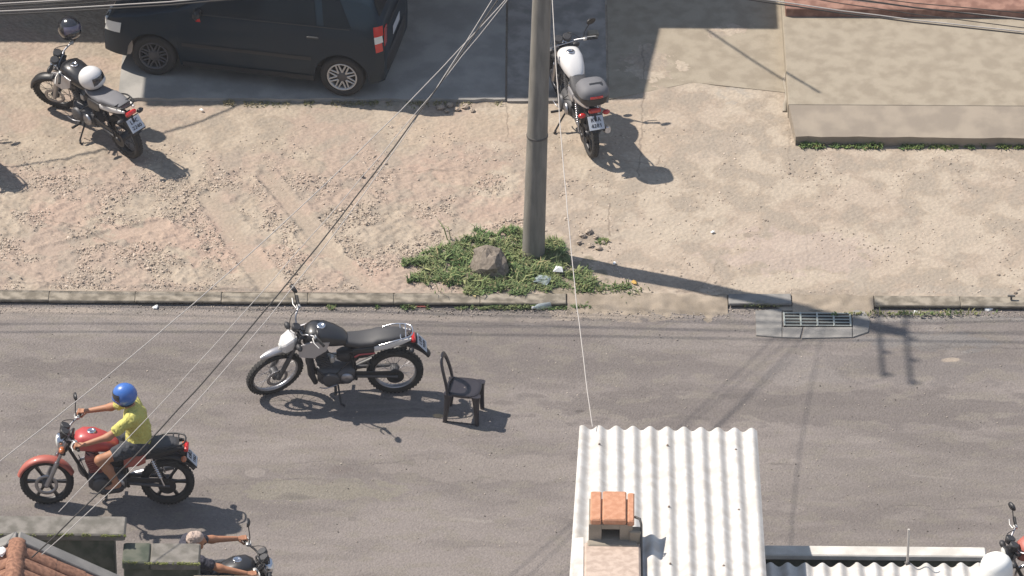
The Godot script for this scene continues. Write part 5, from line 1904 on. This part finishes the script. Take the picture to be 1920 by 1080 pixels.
	for e in [[-0.38, -0.11, 0.0], [-0.24, -0.07, 0.008], [-0.15, 0.0, -0.02], [-0.08, 0.02, -(bar_y - ty) + 0.045], [0.08, 0.02, -(bar_y - ty) + 0.045], [0.15, 0.0, -0.02], [0.24, -0.07, 0.008], [0.38, -0.11, 0.0]]:
		bp.append(Vector3(hx + e[1], bar_y + e[2], e[0]))
	s = new_st()
	tube(s, smooth_path(bp, 4), 0.0115, 8)
	var hb := obj(t, "handlebar", s, q.get("bar", M.steel))
	hb.transform = S
	for sd in [-1.0, 1.0]:
		s = new_st()
		tube(s, [Vector3(hx - 0.078, bar_y + 0.006, sd * 0.26), Vector3(hx - 0.112, bar_y, sd * 0.385)], 0.0175, 10)
		obj(hb, "grip", s, M.rubber)
		s = new_st()
		rbox(s, T(Vector3(hx - 0.068, bar_y + 0.006, sd * 0.235)), Vector3(0.045, 0.045, 0.05), 0.01)
		tube(s, [Vector3(hx - 0.04, bar_y - 0.005, sd * 0.23), Vector3(hx - 0.03, bar_y - 0.01, sd * 0.30), Vector3(hx - 0.055, bar_y - 0.012, sd * 0.385)], [0.009, 0.008, 0.007], 6)
		obj(hb, "lever", s, M.alloy)
		s = new_st()
		var mb := Vector3(hx - 0.065, bar_y + 0.01, sd * 0.22)
		tube(s, smooth_path([mb, mb + Vector3(0.02, 0.08, sd * 0.03), mb + Vector3(0.015, 0.18, sd * 0.10)], 4), 0.006, 6)
		var mr := obj(hb, "mirror", s, M.black)
		s = new_st()
		var mx := Transform3D(Basis.from_euler(Vector3(0, deg_to_rad(sd * 12), deg_to_rad(90))).scaled_local(Vector3(0.62, 1.0, 1.0)), mb + Vector3(0.012, 0.205, sd * 0.12))
		lathe(s, mx, [[0.06, 0.006], [0.066, 0.0], [0.055, -0.02], [0.02, -0.03]], 16)
		mr.mesh = merge(mr.mesh, s)
	# cables from the bar to the frame
	s = tubes([[smooth_path([Vector3(hx - 0.04, bar_y, 0.2), Vector3(hx + 0.10, bar_y + 0.05, 0.08), Vector3(hx + 0.10, ty - 0.12, 0.04), Vector3(hx - 0.02, ty - 0.2, 0.03)], 5), 0.005], [smooth_path([Vector3(hx - 0.04, bar_y, -0.2), Vector3(hx + 0.10, bar_y + 0.04, -0.09), Vector3(hx + 0.10, ty - 0.14, -0.05), Vector3(fx - 0.06, Rf + 0.18, -0.08)], 5), 0.005]], 5)
	obj(t, "control_cables", s, M.black).transform = S
	# --- frame, engine
	var head := piv
	s = tubes([[[head + Vector3(0, 0.03, 0), head + Vector3(0.09, -0.18, 0)], 0.032], [[head + Vector3(0.02, -0.03, 0), Vector3(-0.10, ty - 0.22, 0), Vector3(-0.22, ty - 0.30, 0)], 0.022], [[head + Vector3(0.06, -0.13, 0), Vector3(0.20, 0.32, 0), Vector3(0.10, 0.22, 0), Vector3(-0.2, 0.22, 0)], 0.02],
		[[Vector3(-0.15, ty - 0.27, 0.09), Vector3(-0.52, ty - 0.19, 0.10), Vector3(-0.74, ty - 0.15, 0.07)], 0.014], [[Vector3(-0.15, ty - 0.27, -0.09), Vector3(-0.52, ty - 0.19, -0.10), Vector3(-0.74, ty - 0.15, -0.07)], 0.014], [[Vector3(-0.18, ty - 0.3, 0.08), Vector3(-0.24, 0.28, 0.08)], 0.018], [[Vector3(-0.18, ty - 0.3, -0.08), Vector3(-0.24, 0.28, -0.08)], 0.018]])
	obj(t, "frame", s, M.black)
	s = new_st()
	loft(s, [ring_x(0.20, 0.36, 0.10, 0.10, 3.0), ring_x(0.15, 0.35, 0.14, 0.125, 3.0), ring_x(-0.10, 0.35, 0.15, 0.125, 3.0), ring_x(-0.22, 0.37, 0.12, 0.11, 3.0)])
	for sd in [-1.0, 1.0]:
		lathe(s, Transform3D(Basis.from_euler(Vector3(PI / 2 * sd, 0, 0)), Vector3(0.05, 0.35, sd * 0.15)), [[0.10, -0.01], [0.098, 0.02], [0.08, 0.03], [0.02, 0.034]], 18)
	var en := obj(t, "engine", s, M.engine)
	s = new_st()
	for k in 8:
		var u := k / 7.0
		rbox(s, T(Vector3(0.10, 0.46, 0) + Vector3(0.06, 0.17, 0) * u, Vector3(0, 0, -18)), Vector3(0.15, 0.012, 0.16 - 0.02 * absf(u - 0.5)), 0.003)
	rbox(s, T(Vector3(0.125, 0.54, 0), Vector3(0, 0, -18)), Vector3(0.11, 0.19, 0.115), 0.01)
	rbox(s, T(Vector3(0.17, 0.655, 0), Vector3(0, 0, -18)), Vector3(0.13, 0.06, 0.14), 0.015)
	obj(en, "cylinder", s, q.get("cyl", M.engine))
	# airbox, carburettor, starter, covers: the clutter between engine and seat
	s = new_st()
	loft(s, [ring_x(-0.02, 0.60, 0.05, 0.05, 2.5, 12), ring_x(-0.08, 0.60, 0.075, 0.075, 3.5, 12), ring_x(-0.22, 0.60, 0.085, 0.09, 3.5, 12), ring_x(-0.27, 0.60, 0.05, 0.06, 3.0, 12)])
	obj(t, "airbox", s, M.plastic)
	s = new_st()
	tube(s, [Vector3(0.08, 0.585, 0), Vector3(-0.04, 0.60, 0)], [0.03, 0.026], 10)
	rbox(s, T(Vector3(0.03, 0.575, -0.035)), Vector3(0.06, 0.09, 0.07), 0.012)
	rbox(s, T(Vector3(0.03, 0.53, -0.03)), Vector3(0.045, 0.04, 0.05), 0.012)
	obj(en, "carburettor", s, M.alloy)
	s = new_st()
	lathe(s, Transform3D(Basis.from_euler(Vector3(-PI / 2, 0, 0)), Vector3(-0.13, 0.36, -0.14)), [[0.075, 0.0], [0.07, 0.02], [0.03, 0.026]], 14)
	obj(en, "sprocket_cover", s, M.steel)
	s = new_st()
	tube(s, smooth_path([Vector3(-0.02, 0.30, -0.18), Vector3(0.10, 0.27, -0.20), Vector3(0.18, 0.30, -0.22)], 3), 0.007, 6)
	obj(en, "gear_lever", s, M.steel)
	s = tubes([[smooth_path([Vector3(0.16, 0.66, -0.05), Vector3(0.22, 0.74, -0.06), Vector3(0.1, 0.72, -0.08), Vector3(-0.05, 0.66, -0.09)], 4), 0.006], [smooth_path([Vector3(0.12, 0.40, -0.16), Vector3(0.22, 0.5, -0.10), Vector3(0.3, 0.7, -0.06)], 4), 0.005], [smooth_path([Vector3(0.0, 0.42, -0.15), Vector3(-0.1, 0.52, -0.12), Vector3(-0.2, 0.62, -0.10)], 4), 0.006]], 5)
	obj(en, "hoses", s, M.rubber)
	# exhaust on the right
	s = tubes([[smooth_path([Vector3(0.22, 0.60, 0.03), Vector3(0.31, 0.52, 0.06), Vector3(0.27, 0.30, 0.12), Vector3(0.05, 0.22, 0.15), Vector3(-0.25, 0.24, 0.16)], 5), 0.019], [[Vector3(-0.22, 0.24, 0.16), Vector3(-0.30, 0.27, 0.17), Vector3(-0.78, 0.40 if not trail else 0.52, 0.18), Vector3(-0.82, 0.41 if not trail else 0.53, 0.18)], [0.025, 0.045, 0.048, 0.036]]], 12)
	obj(t, "exhaust", s, q.get("pipe", M.chrome))
	# swingarm, chain case, shocks
	s = tubes([[[Vector3(-0.22, 0.33, 0.075), ra + Vector3(-0.03, 0, 0.095)], 0.021], [[Vector3(-0.22, 0.33, -0.075), ra + Vector3(-0.03, 0, -0.095)], 0.021]])
	obj(t, "swingarm", s, q.get("arm", M.engine))
	s = new_st()
	rbox(s, T(Vector3((-0.2 + ra.x) * 0.5, 0.385, -0.098), Vector3(0, 0, 2)), Vector3(absf(ra.x + 0.16), 0.06, 0.014), 0.006)
	lathe(s, wheel_xf(ra + Vector3(0, 0, -0.098)), [[0.10, -0.003], [0.10, 0.003]], 24)
	obj(t, "chain_guard", s, M.black)
	w = bike_wheel(t, ra, Rr, 0.05 if trail else 0.046, q.get("cast", false), q.get("rim", M.steel), 0.0)
	for sd in [-1.0, 1.0]:
		if trail: break
		var lo := ra + Vector3(0.03, 0.03, sd * 0.125)
		var hi := Vector3(-0.50, ty - 0.20, sd * 0.125)
		s = new_st()
		tube(s, [lo, hi], 0.012, 8)
		for k in 9:
			lathe(s, Transform3D(Basis(Quaternion(Vector3.UP, (hi - lo).normalized())), lo.lerp(hi, 0.32 + k * 0.07)), [[0.02, -0.006], [0.027, 0.0], [0.02, 0.006]], 10)
		obj(t, "shock_absorber", s, q.get("spring", M.chrome))
	# --- tank
	s = new_st()
	var seat_y := 0.84 if trail else 0.775
	var tb := seat_y + 0.02
	var tr := [[0.36, tb + 0.02, 0.06, 0.05], [0.33, tb + 0.055, 0.115, 0.09], [0.25, tb + 0.075, 0.145, 0.115], [0.12, tb + 0.07, 0.148, 0.115], [0.0, tb + 0.04, 0.13, 0.095], [-0.10, tb + 0.005, 0.10, 0.07], [-0.14, tb - 0.01, 0.07, 0.04]]
	var rings := []
	for e in tr: rings.append(ring_x(e[0], e[1], e[2] * (1.12 if trail else 1.0), e[3], 2.6, 20))
	loft(s, rings)
	var tk := obj(t, "fuel_tank", s, paint)
	s = new_st()
	lathe(s, T(Vector3(0.15, tb + 0.182, 0), Vector3(0, 0, -3)), [[0.05, -0.004], [0.05, 0.008], [0.044, 0.012], [0.026, 0.012], [0.022, 0.008], [0.004, 0.008]], 20)
	obj(tk, "filler_cap", s, M.chrome)
	if trail or q.has("shroud"):
		for sd in [-1.0, 1.0]:
			s = new_st()
			var z: float = sd * 0.17
			loft(s, [PackedVector3Array([Vector3(0.42, tb + 0.03, z * 1.05), Vector3(0.40, tb - 0.12, z * 1.1), Vector3(0.405, tb - 0.12, z * 0.98), Vector3(0.42, tb + 0.03, z * 0.95)]), PackedVector3Array([Vector3(0.26, tb + 0.09, z * 1.03), Vector3(0.24, tb - 0.14, z * 1.08), Vector3(0.24, tb - 0.14, z * 0.95), Vector3(0.26, tb + 0.09, z * 0.9)]), PackedVector3Array([Vector3(0.06, tb + 0.07, z * 0.95), Vector3(0.10, tb - 0.06, z * 0.95), Vector3(0.10, tb - 0.06, z * 0.8), Vector3(0.06, tb + 0.07, z * 0.85)])], true, true, -1)
			obj(t, "tank_shroud", s, q.get("shroud", M.silver))
	if trail:
		for sd in [-1.0, 1.0]:
			var z: float = sd * 0.135
			s = tubes([[[Vector3(0.30, tb - 0.10, z * 0.9), Vector3(0.27, 0.40, z * 0.7), Vector3(0.22, 0.25, z * 0.6)], [0.035, 0.04, 0.03]]], 8)
			obj(t, "radiator_guard", s, M.plastic)
	# --- seat and tail
	s = new_st()
	rings = []
	for e in [[-0.06, seat_y + 0.015, 0.075, 0.045], [-0.14, seat_y - 0.01, 0.10, 0.05], [-0.28, seat_y - 0.02, 0.125, 0.05], [-0.42, seat_y - 0.005, 0.135, 0.05], [-0.48, seat_y + 0.022, 0.13, 0.052], [-0.62, seat_y + 0.04, 0.12, 0.046], [-0.74, seat_y + 0.05, 0.10, 0.04], [-0.79, seat_y + 0.045, 0.07, 0.025]]:
		rings.append(ring_x(e[0], e[1], e[2], e[3], 3.0, 18))
	loft(s, rings)
	obj(t, "seat", s, q.get("seat", M.seat))
	for sd in [-1.0, 1.0]:
		s = new_st()
		var z: float = sd * 0.125
		rings = []
		for e in [[-0.20, seat_y - 0.13, 0.075, 0.98], [-0.36, seat_y - 0.10, 0.075, 1.05], [-0.44, seat_y - 0.075, 0.055, 1.06]]:
			rings.append(ring_x(e[0], e[1], 0.018, e[2], 3.0, 10, z * e[3]))
		loft(s, rings)
		obj(t, "side_cover", s, q.get("side", paint))
		s = new_st()
		rings = []
		for e in [[-0.43, seat_y - 0.06, 0.035, 1.02], [-0.60, seat_y - 0.02, 0.042, 0.98], [-0.76, seat_y + 0.015, 0.034, 0.82], [-0.86, seat_y + 0.03, 0.015, 0.6]]:
			rings.append(ring_x(e[0], e[1], 0.014, e[2], 3.0, 10, z * e[3]))
		loft(s, rings)
		obj(t, "tail_panel", s, q.get("tail", panel))
		if q.has("stripe"):
			s = tubes([[[Vector3(-0.22, seat_y - 0.15, z * 1.22), Vector3(-0.27, seat_y - 0.115, z * 1.22), Vector3(-0.45, seat_y - 0.10, z * 1.2)], 0.011]], 6)
			obj(t, "frame_stripe", s, q.stripe)
	# rear mudguard
	s = guard_arc(ra + Vector3(0, 0.02, 0), Rr + (0.14 if trail else 0.07), 62, 150, 0.075, 12, 0.8)
	obj(t, "rear_mudguard", s, M.plastic)
	# grab rail
	var gy := seat_y + 0.045
	s = tubes([[smooth_path([Vector3(-0.50, gy - 0.04, 0.14), Vector3(-0.66, gy + 0.02, 0.145), Vector3(-0.84, gy + 0.045, 0.10), Vector3(-0.88, gy + 0.05, 0.0), Vector3(-0.84, gy + 0.045, -0.10), Vector3(-0.66, gy + 0.02, -0.145), Vector3(-0.50, gy - 0.04, -0.14)], 4), 0.010], [[Vector3(-0.80, gy + 0.04, 0.11), Vector3(-0.80, gy + 0.04, -0.11)], 0.008], [[Vector3(-0.74, gy + 0.035, 0.12), Vector3(-0.74, gy + 0.035, -0.12)], 0.008]])
	obj(t, "grab_rail", s, q.get("rack", M.black))
	# tail lamp, plate
	s = new_st()
	rbox(s, T(Vector3(-0.885, seat_y - 0.01, 0)), Vector3(0.05, 0.06, 0.15), 0.015)
	obj(t, "tail_lamp", s, M.red_lens)
	for sd in [-1.0, 1.0]:
		s = new_st()
		lathe(s, Transform3D(Basis.from_euler(Vector3(PI / 2, 0, 0)), Vector3(-0.86, seat_y - 0.07, sd * 0.15)), [[0.01, -0.045], [0.028, -0.025], [0.032, 0.0], [0.028, 0.025], [0.01, 0.045]], 12)
		obj(t, "indicator", s, q.get("rearlens", M.plastic))
	s = new_st()
	var px := T(Vector3(-0.985, seat_y - 0.10, 0) if trail else Vector3(-0.945, seat_y - 0.145, 0), Vector3(0, 0, -38))
	rbox(s, px * T(Vector3(0.012, 0, 0)), Vector3(0.012, 0.20, 0.20), 0.006)
	tube(s, [Vector3(-0.80, seat_y - 0.03, 0), px * Vector3(0.02, 0.02, 0)], [0.05, 0.03], 8)
	obj(t, "plate_holder", s, M.plastic)
	s = new_st()
	rbox(s, px, Vector3(0.006, 0.17, 0.187), 0.002)
	var pl := obj(t, "number_plate", s, M.plate)
	var rows: Array = q.get("plate", ["KVA", "4281"])
	for k in 2:
		var tm := TextMesh.new()
		var fnt := SystemFont.new()
		fnt.font_names = PackedStringArray(["Droid Sans"])
		fnt.font_weight = 700
		tm.font = fnt
		tm.text = rows[k]
		tm.font_size = 32
		tm.pixel_size = 0.0021 if k == 0 else 0.0019
		tm.depth = 0.002
		var o := obj(pl, "lettering", tm, M.ink)
		o.transform = px * Transform3D(Basis(Vector3(0, 0, 1), Vector3(0, 1, 0), Vector3(-1, 0, 0)), Vector3(-0.0045, 0.036 - k * 0.072, 0))
	# stands and pegs
	s = tubes([[[Vector3(0.0, 0.26, -0.16), Vector3(0.0, 0.26, -0.30)], 0.016], [[Vector3(0.0, 0.26, 0.16), Vector3(0.0, 0.26, 0.30)], 0.016]])
	obj(t, "foot_pegs", s, M.rubber)
	if q.get("stand", true):
		s = tubes([[[Vector3(-0.03, 0.25, -0.12), Vector3(-0.06, q.get("stand_y", 0.03), -0.27)], 0.011], [[Vector3(-0.06, q.get("stand_y", 0.03), -0.26), Vector3(-0.10, q.get("stand_y", 0.03), -0.29)], 0.014]])
		obj(t, "side_stand", s, M.black)
	if q.has("topcase"):
		s = new_st()
		rings = []
		for e in [[0.0, 0.150, 0.145], [0.025, 0.17, 0.165], [0.11, 0.185, 0.185]]:
			rings.append(ring_y(Vector3(-0.80, seat_y + 0.10 + e[0], 0), e[1], e[2]))
		loft(s, rings)
		var tcse := obj(t, "top_case", s, M.plastic)
		s = new_st()
		rings = []
		for e in [[0.116, 0.187, 0.188], [0.17, 0.184, 0.184], [0.22, 0.15, 0.15], [0.24, 0.09, 0.09], [0.245, 0.02, 0.02]]:
			rings.append(ring_y(Vector3(-0.80, seat_y + 0.10 + e[0], 0), e[1], e[2]))
		loft(s, rings)
		obj(tcse, "lid", s, M.seat_grey)
		box_part(tcse, "reflector", Vector3(-0.985, seat_y + 0.235, 0), Vector3(0.02, 0.035, 0.16), M.red_lens, 0.006)
		box_part(tcse, "emblem", Vector3(-0.86, seat_y + 0.336, 0.03), Vector3(0.07, 0.012, 0.16), M.gloss_black, 0.004, Vector3(0, 0, 18))
	return t

func ring_y(c: Vector3, hx: float, hz: float, ex := 3.2, n := 24) -> PackedVector3Array:
	var r := PackedVector3Array()
	for k in n:
		var a := -TAU * k / n
		var co := cos(a); var si := sin(a)
		r.append(c + Vector3(sign(co) * pow(absf(co), 2.0 / ex) * hx, 0, sign(si) * pow(absf(si), 2.0 / ex) * hz))
	return r

func merge(m: Mesh, s: SurfaceTool) -> Mesh:
	s.generate_normals()
	var o := SurfaceTool.new()
	o.begin(Mesh.PRIMITIVE_TRIANGLES)
	o.append_from(m, 0, Transform3D.IDENTITY)
	o.append_from(s.commit(), 0, Transform3D.IDENTITY)
	return o.commit()

func xz(v: Vector3) -> Vector2:
	return Vector2(v.x, v.z)

func build_bikes():
	# trail motorcycle standing in the road
	var f := P(517, 694, 0.345); var r := P(738, 690, 0.325)
	var hd := xz(f - r).normalized()
	var mid := (f + r) * 0.5
	var lean := 8.0
	motorcycle("black trail motorcycle with silver mudguard standing in the road beside the chair", bike_pose(Vector3(mid.x, 0, mid.z), hd, lean), {"trail": true, "wb": 1.36, "steer": 24.0, "paint": M.gloss_black, "panel": M.white, "guard": M.silver, "shroud": M.silver, "seat": M.seat, "tail": M.white, "side": M.black, "stripe": M.red, "rack": M.chrome, "pipe": M.black, "plate": ["LQB", "7039"], "rim": M.steel, "cyl": M.engine, "stand_y": 0.075})
	# moving motorcycle with rider
	f = P(90, 902, 0.30); r = P(312, 902, 0.30)
	hd = xz(f - r).normalized()
	mid = (f + r) * 0.5
	var xf := bike_pose(Vector3(mid.x, 0, mid.z), hd, 0.0)
	motorcycle("red motorcycle being ridden by the person in yellow", xf, {"wb": 1.33, "paint": M.red, "panel": M.dull_red, "guard": M.dull_red, "cast": true, "rim": M.black, "tail": M.black, "side": M.dull_red, "stand": false, "blink": M.orange_lens, "rearlens": M.orange_lens, "pipe": M.steel, "plate": ["KNO", "1562"], "cyl": M.dull_red})
	rider("person in yellow shirt and blue helmet riding the red motorcycle", xf, grip_of(1.33, false, 0.0), {"shirt": M.yellow_cloth, "helmet": M.blue_shell, "trouser": 0.5})
	# parked upper left
	f = P(97, 158, WALK + 0.3); r = P(241, 252, WALK + 0.3)
	hd = xz(f - r).normalized()
	mid = r + (f - r).normalized() * 0.67
	xf = bike_pose(Vector3(mid.x, WALK, mid.z), hd, 9.0)
	motorcycle("black motorcycle with white tail panels parked beside the dark car", xf, {"wb": 1.33, "paint": M.gloss_black, "panel": M.black, "tail": M.white, "shroud": M.silver, "steer": 33.0, "seat": M.seat_grey, "rim": M.black, "spring": M.black, "plate": ["LPC", "2240"], "stand_y": 0.07})
	var h1 := thing("helmet", "white helmet with dark visor resting on the parked motorcycle seat", "helmet")
	h1.transform = xf * T(Vector3(-0.17, 0.935, 0.0), Vector3(0, 215, 6)).scaled_local(Vector3.ONE * 1.14)
	helmet(h1, Transform3D.IDENTITY, M.white)
	var h2 := thing("helmet", "black helmet hanging on the parked motorcycle mirror", "helmet")
	h2.transform = Transform3D(Basis.from_euler(Vector3(0, deg_to_rad(-50), deg_to_rad(12))), (xf * (steering * Vector3(0.30, 1.20, 0.30)))).scaled_local(Vector3.ONE * 1.12)
	helmet(h2, Transform3D.IDENTITY, M.helmet_black, "", M.smoke_visor)
	# parked behind the pole
	r = P(1107, 250, WALK + 0.3)
	hd = Vector2(-0.27, -0.96).normalized()
	mid = r + Vector3(hd.x, 0, hd.y) * 0.655
	motorcycle("white tank motorcycle with a black top case parked behind the pole", bike_pose(Vector3(mid.x, WALK, mid.z), hd, 1.5), {"wb": 1.31, "paint": M.white, "panel": M.black, "tail": M.silver, "side": M.silver, "steer": 8.0, "topcase": true, "rearlens": M.red_lens, "plate": ["KVA", "4281"], "cast": true, "rim": M.black, "stand_y": 0.015})
	# rider half hidden behind the mossy wall, heading right
	hd = Vector2(0.98, -0.20).normalized()
	var g := grip_of(1.31, false, 0.0)
	var c := P(467, 1044, 1.0)
	mid = c - Vector3(hd.x, 0, hd.y) * g.x
	xf = bike_pose(Vector3(mid.x, 0, mid.z), hd, 0.0)
	motorcycle("dark motorcycle half hidden behind the low mossy wall", xf, {"wb": 1.31, "paint": M.gloss_black, "stand": false, "bar": M.black})
	rider("person in dark shirt and light cap riding behind the mossy wall", xf, g, {"shirt": M.navy_cloth, "trouser": 1.0, "stoop": 0.17, "shift": -0.05})
	# motorcycle at the lower right edge of the frame
	hd = Vector2(-0.95, 0.30).normalized()
	c = P(1903, 1004, 1.0)
	mid = c - Vector3(hd.x, 0, hd.y) * 0.36
	motorcycle("red tank motorcycle behind the annex roof at the roadside", bike_pose(Vector3(mid.x, 0, mid.z), hd, 6.0), {"wb": 1.31, "paint": M.dull_red, "panel": M.black, "steer": 0.0, "lampshell": M.black, "stand_y": 0.05})
	# neighbour of the parked one, outside the frame: its shadow reaches the pavement at the edge
	hd = Vector2(-0.55, -0.83).normalized()
	c = P(-112, 228, WALK + 0.3)
	motorcycle("dark motorcycle parked left of the one with two helmets", bike_pose(Vector3(c.x, WALK, c.z), hd, 8.0), {"wb": 1.31, "paint": M.gloss_black, "stand_y": 0.065})

func grip_of(wb: float, trail: bool, _steer: float) -> Vector3:
	var fx := wb * 0.5
	var ty := 0.98 if trail else 0.90
	var Rf := 0.345 if trail else 0.30
	var tcx := fx - (ty - Rf) * tan(deg_to_rad(26.0)) + 0.02
	return Vector3(tcx - 0.01 - 0.095, 1.113 if trail else 0.988, 0.322)

# ---------------------------------------------------------------- chair
func build_chair():
	var c := P(871, 779, 0.0)
	var t := thing("plastic_chair", "black plastic chair with an open loop back standing in the road", "chair", c)
	t.scale = Vector3.ONE * 0.89
	t.rotation.y = -deg_to_rad(10.0)          # faces right, a little toward the camera
	var s := new_st()
	var rings := []
	# seat shell: rounded, slightly dished, with a turned-down skirt
	for e in [[0.402, 0.205, 0.195], [0.435, 0.215, 0.205], [0.447, 0.205, 0.197], [0.446, 0.17, 0.165], [0.438, 0.10, 0.10], [0.435, 0.01, 0.01]]:
		rings.append(ring_y(Vector3(0.0, e[0], 0), e[1], e[2], 3.4, 28))
	loft(s, rings, true, false)
	obj(t, "seat", s, M.plastic_chair)
	for q in [[0.175, 0.165, 0.02, 0.025], [0.175, -0.165, 0.02, -0.025], [-0.175, 0.165, -0.045, 0.02], [-0.175, -0.165, -0.045, -0.02]]:
		s = new_st()
		var r2 := []
		for e in [[0.435, 0.062, 0.050], [0.36, 0.045, 0.040], [0.2, 0.034, 0.031], [0.0, 0.027, 0.026]]:
			var u: float = 1.0 - e[0] / 0.435
			r2.append(ring_y(Vector3(q[0] + q[2] * u, e[0], q[1] + q[3] * u), e[1], e[2], 3.0, 12))
		loft(s, r2)
		obj(t, "leg", s, M.plastic_chair)
	# open loop back
	s = new_st()
	var pts := []
	for e in [[-0.185, 0.40, -0.175], [-0.205, 0.55, -0.165], [-0.245, 0.72, -0.145], [-0.275, 0.83, -0.105], [-0.285, 0.875, -0.05], [-0.287, 0.882, 0.0], [-0.285, 0.875, 0.05], [-0.275, 0.83, 0.105], [-0.245, 0.72, 0.145], [-0.205, 0.55, 0.165], [-0.185, 0.40, 0.175]]:
		pts.append(Vector3(e[0], e[1], e[2]))
	tube(s, smooth_path(pts, 4), 0.037, 10, Vector2(1.0, 0.5), Vector3(1, 0, 0))
	obj(t, "backrest", s, M.plastic_chair)
	s = new_st()
	tube(s, [Vector3(-0.19, 0.455, -0.17), Vector3(-0.205, 0.475, 0.0), Vector3(-0.19, 0.455, 0.17)], 0.03, 8, Vector2(1.0, 0.5), Vector3(1, 0, 0))
	obj(t, "back_rail", s, M.plastic_chair)
	s = new_st()
	rbox(s, T(Vector3(-0.02, 0.014, 0.187)), Vector3(0.40, 0.012, 0.014), 0.003)
	obj(t, "foot_shadow_bar", s, M.plastic_chair)  # thin dark bar added for the shadow line joining the feet
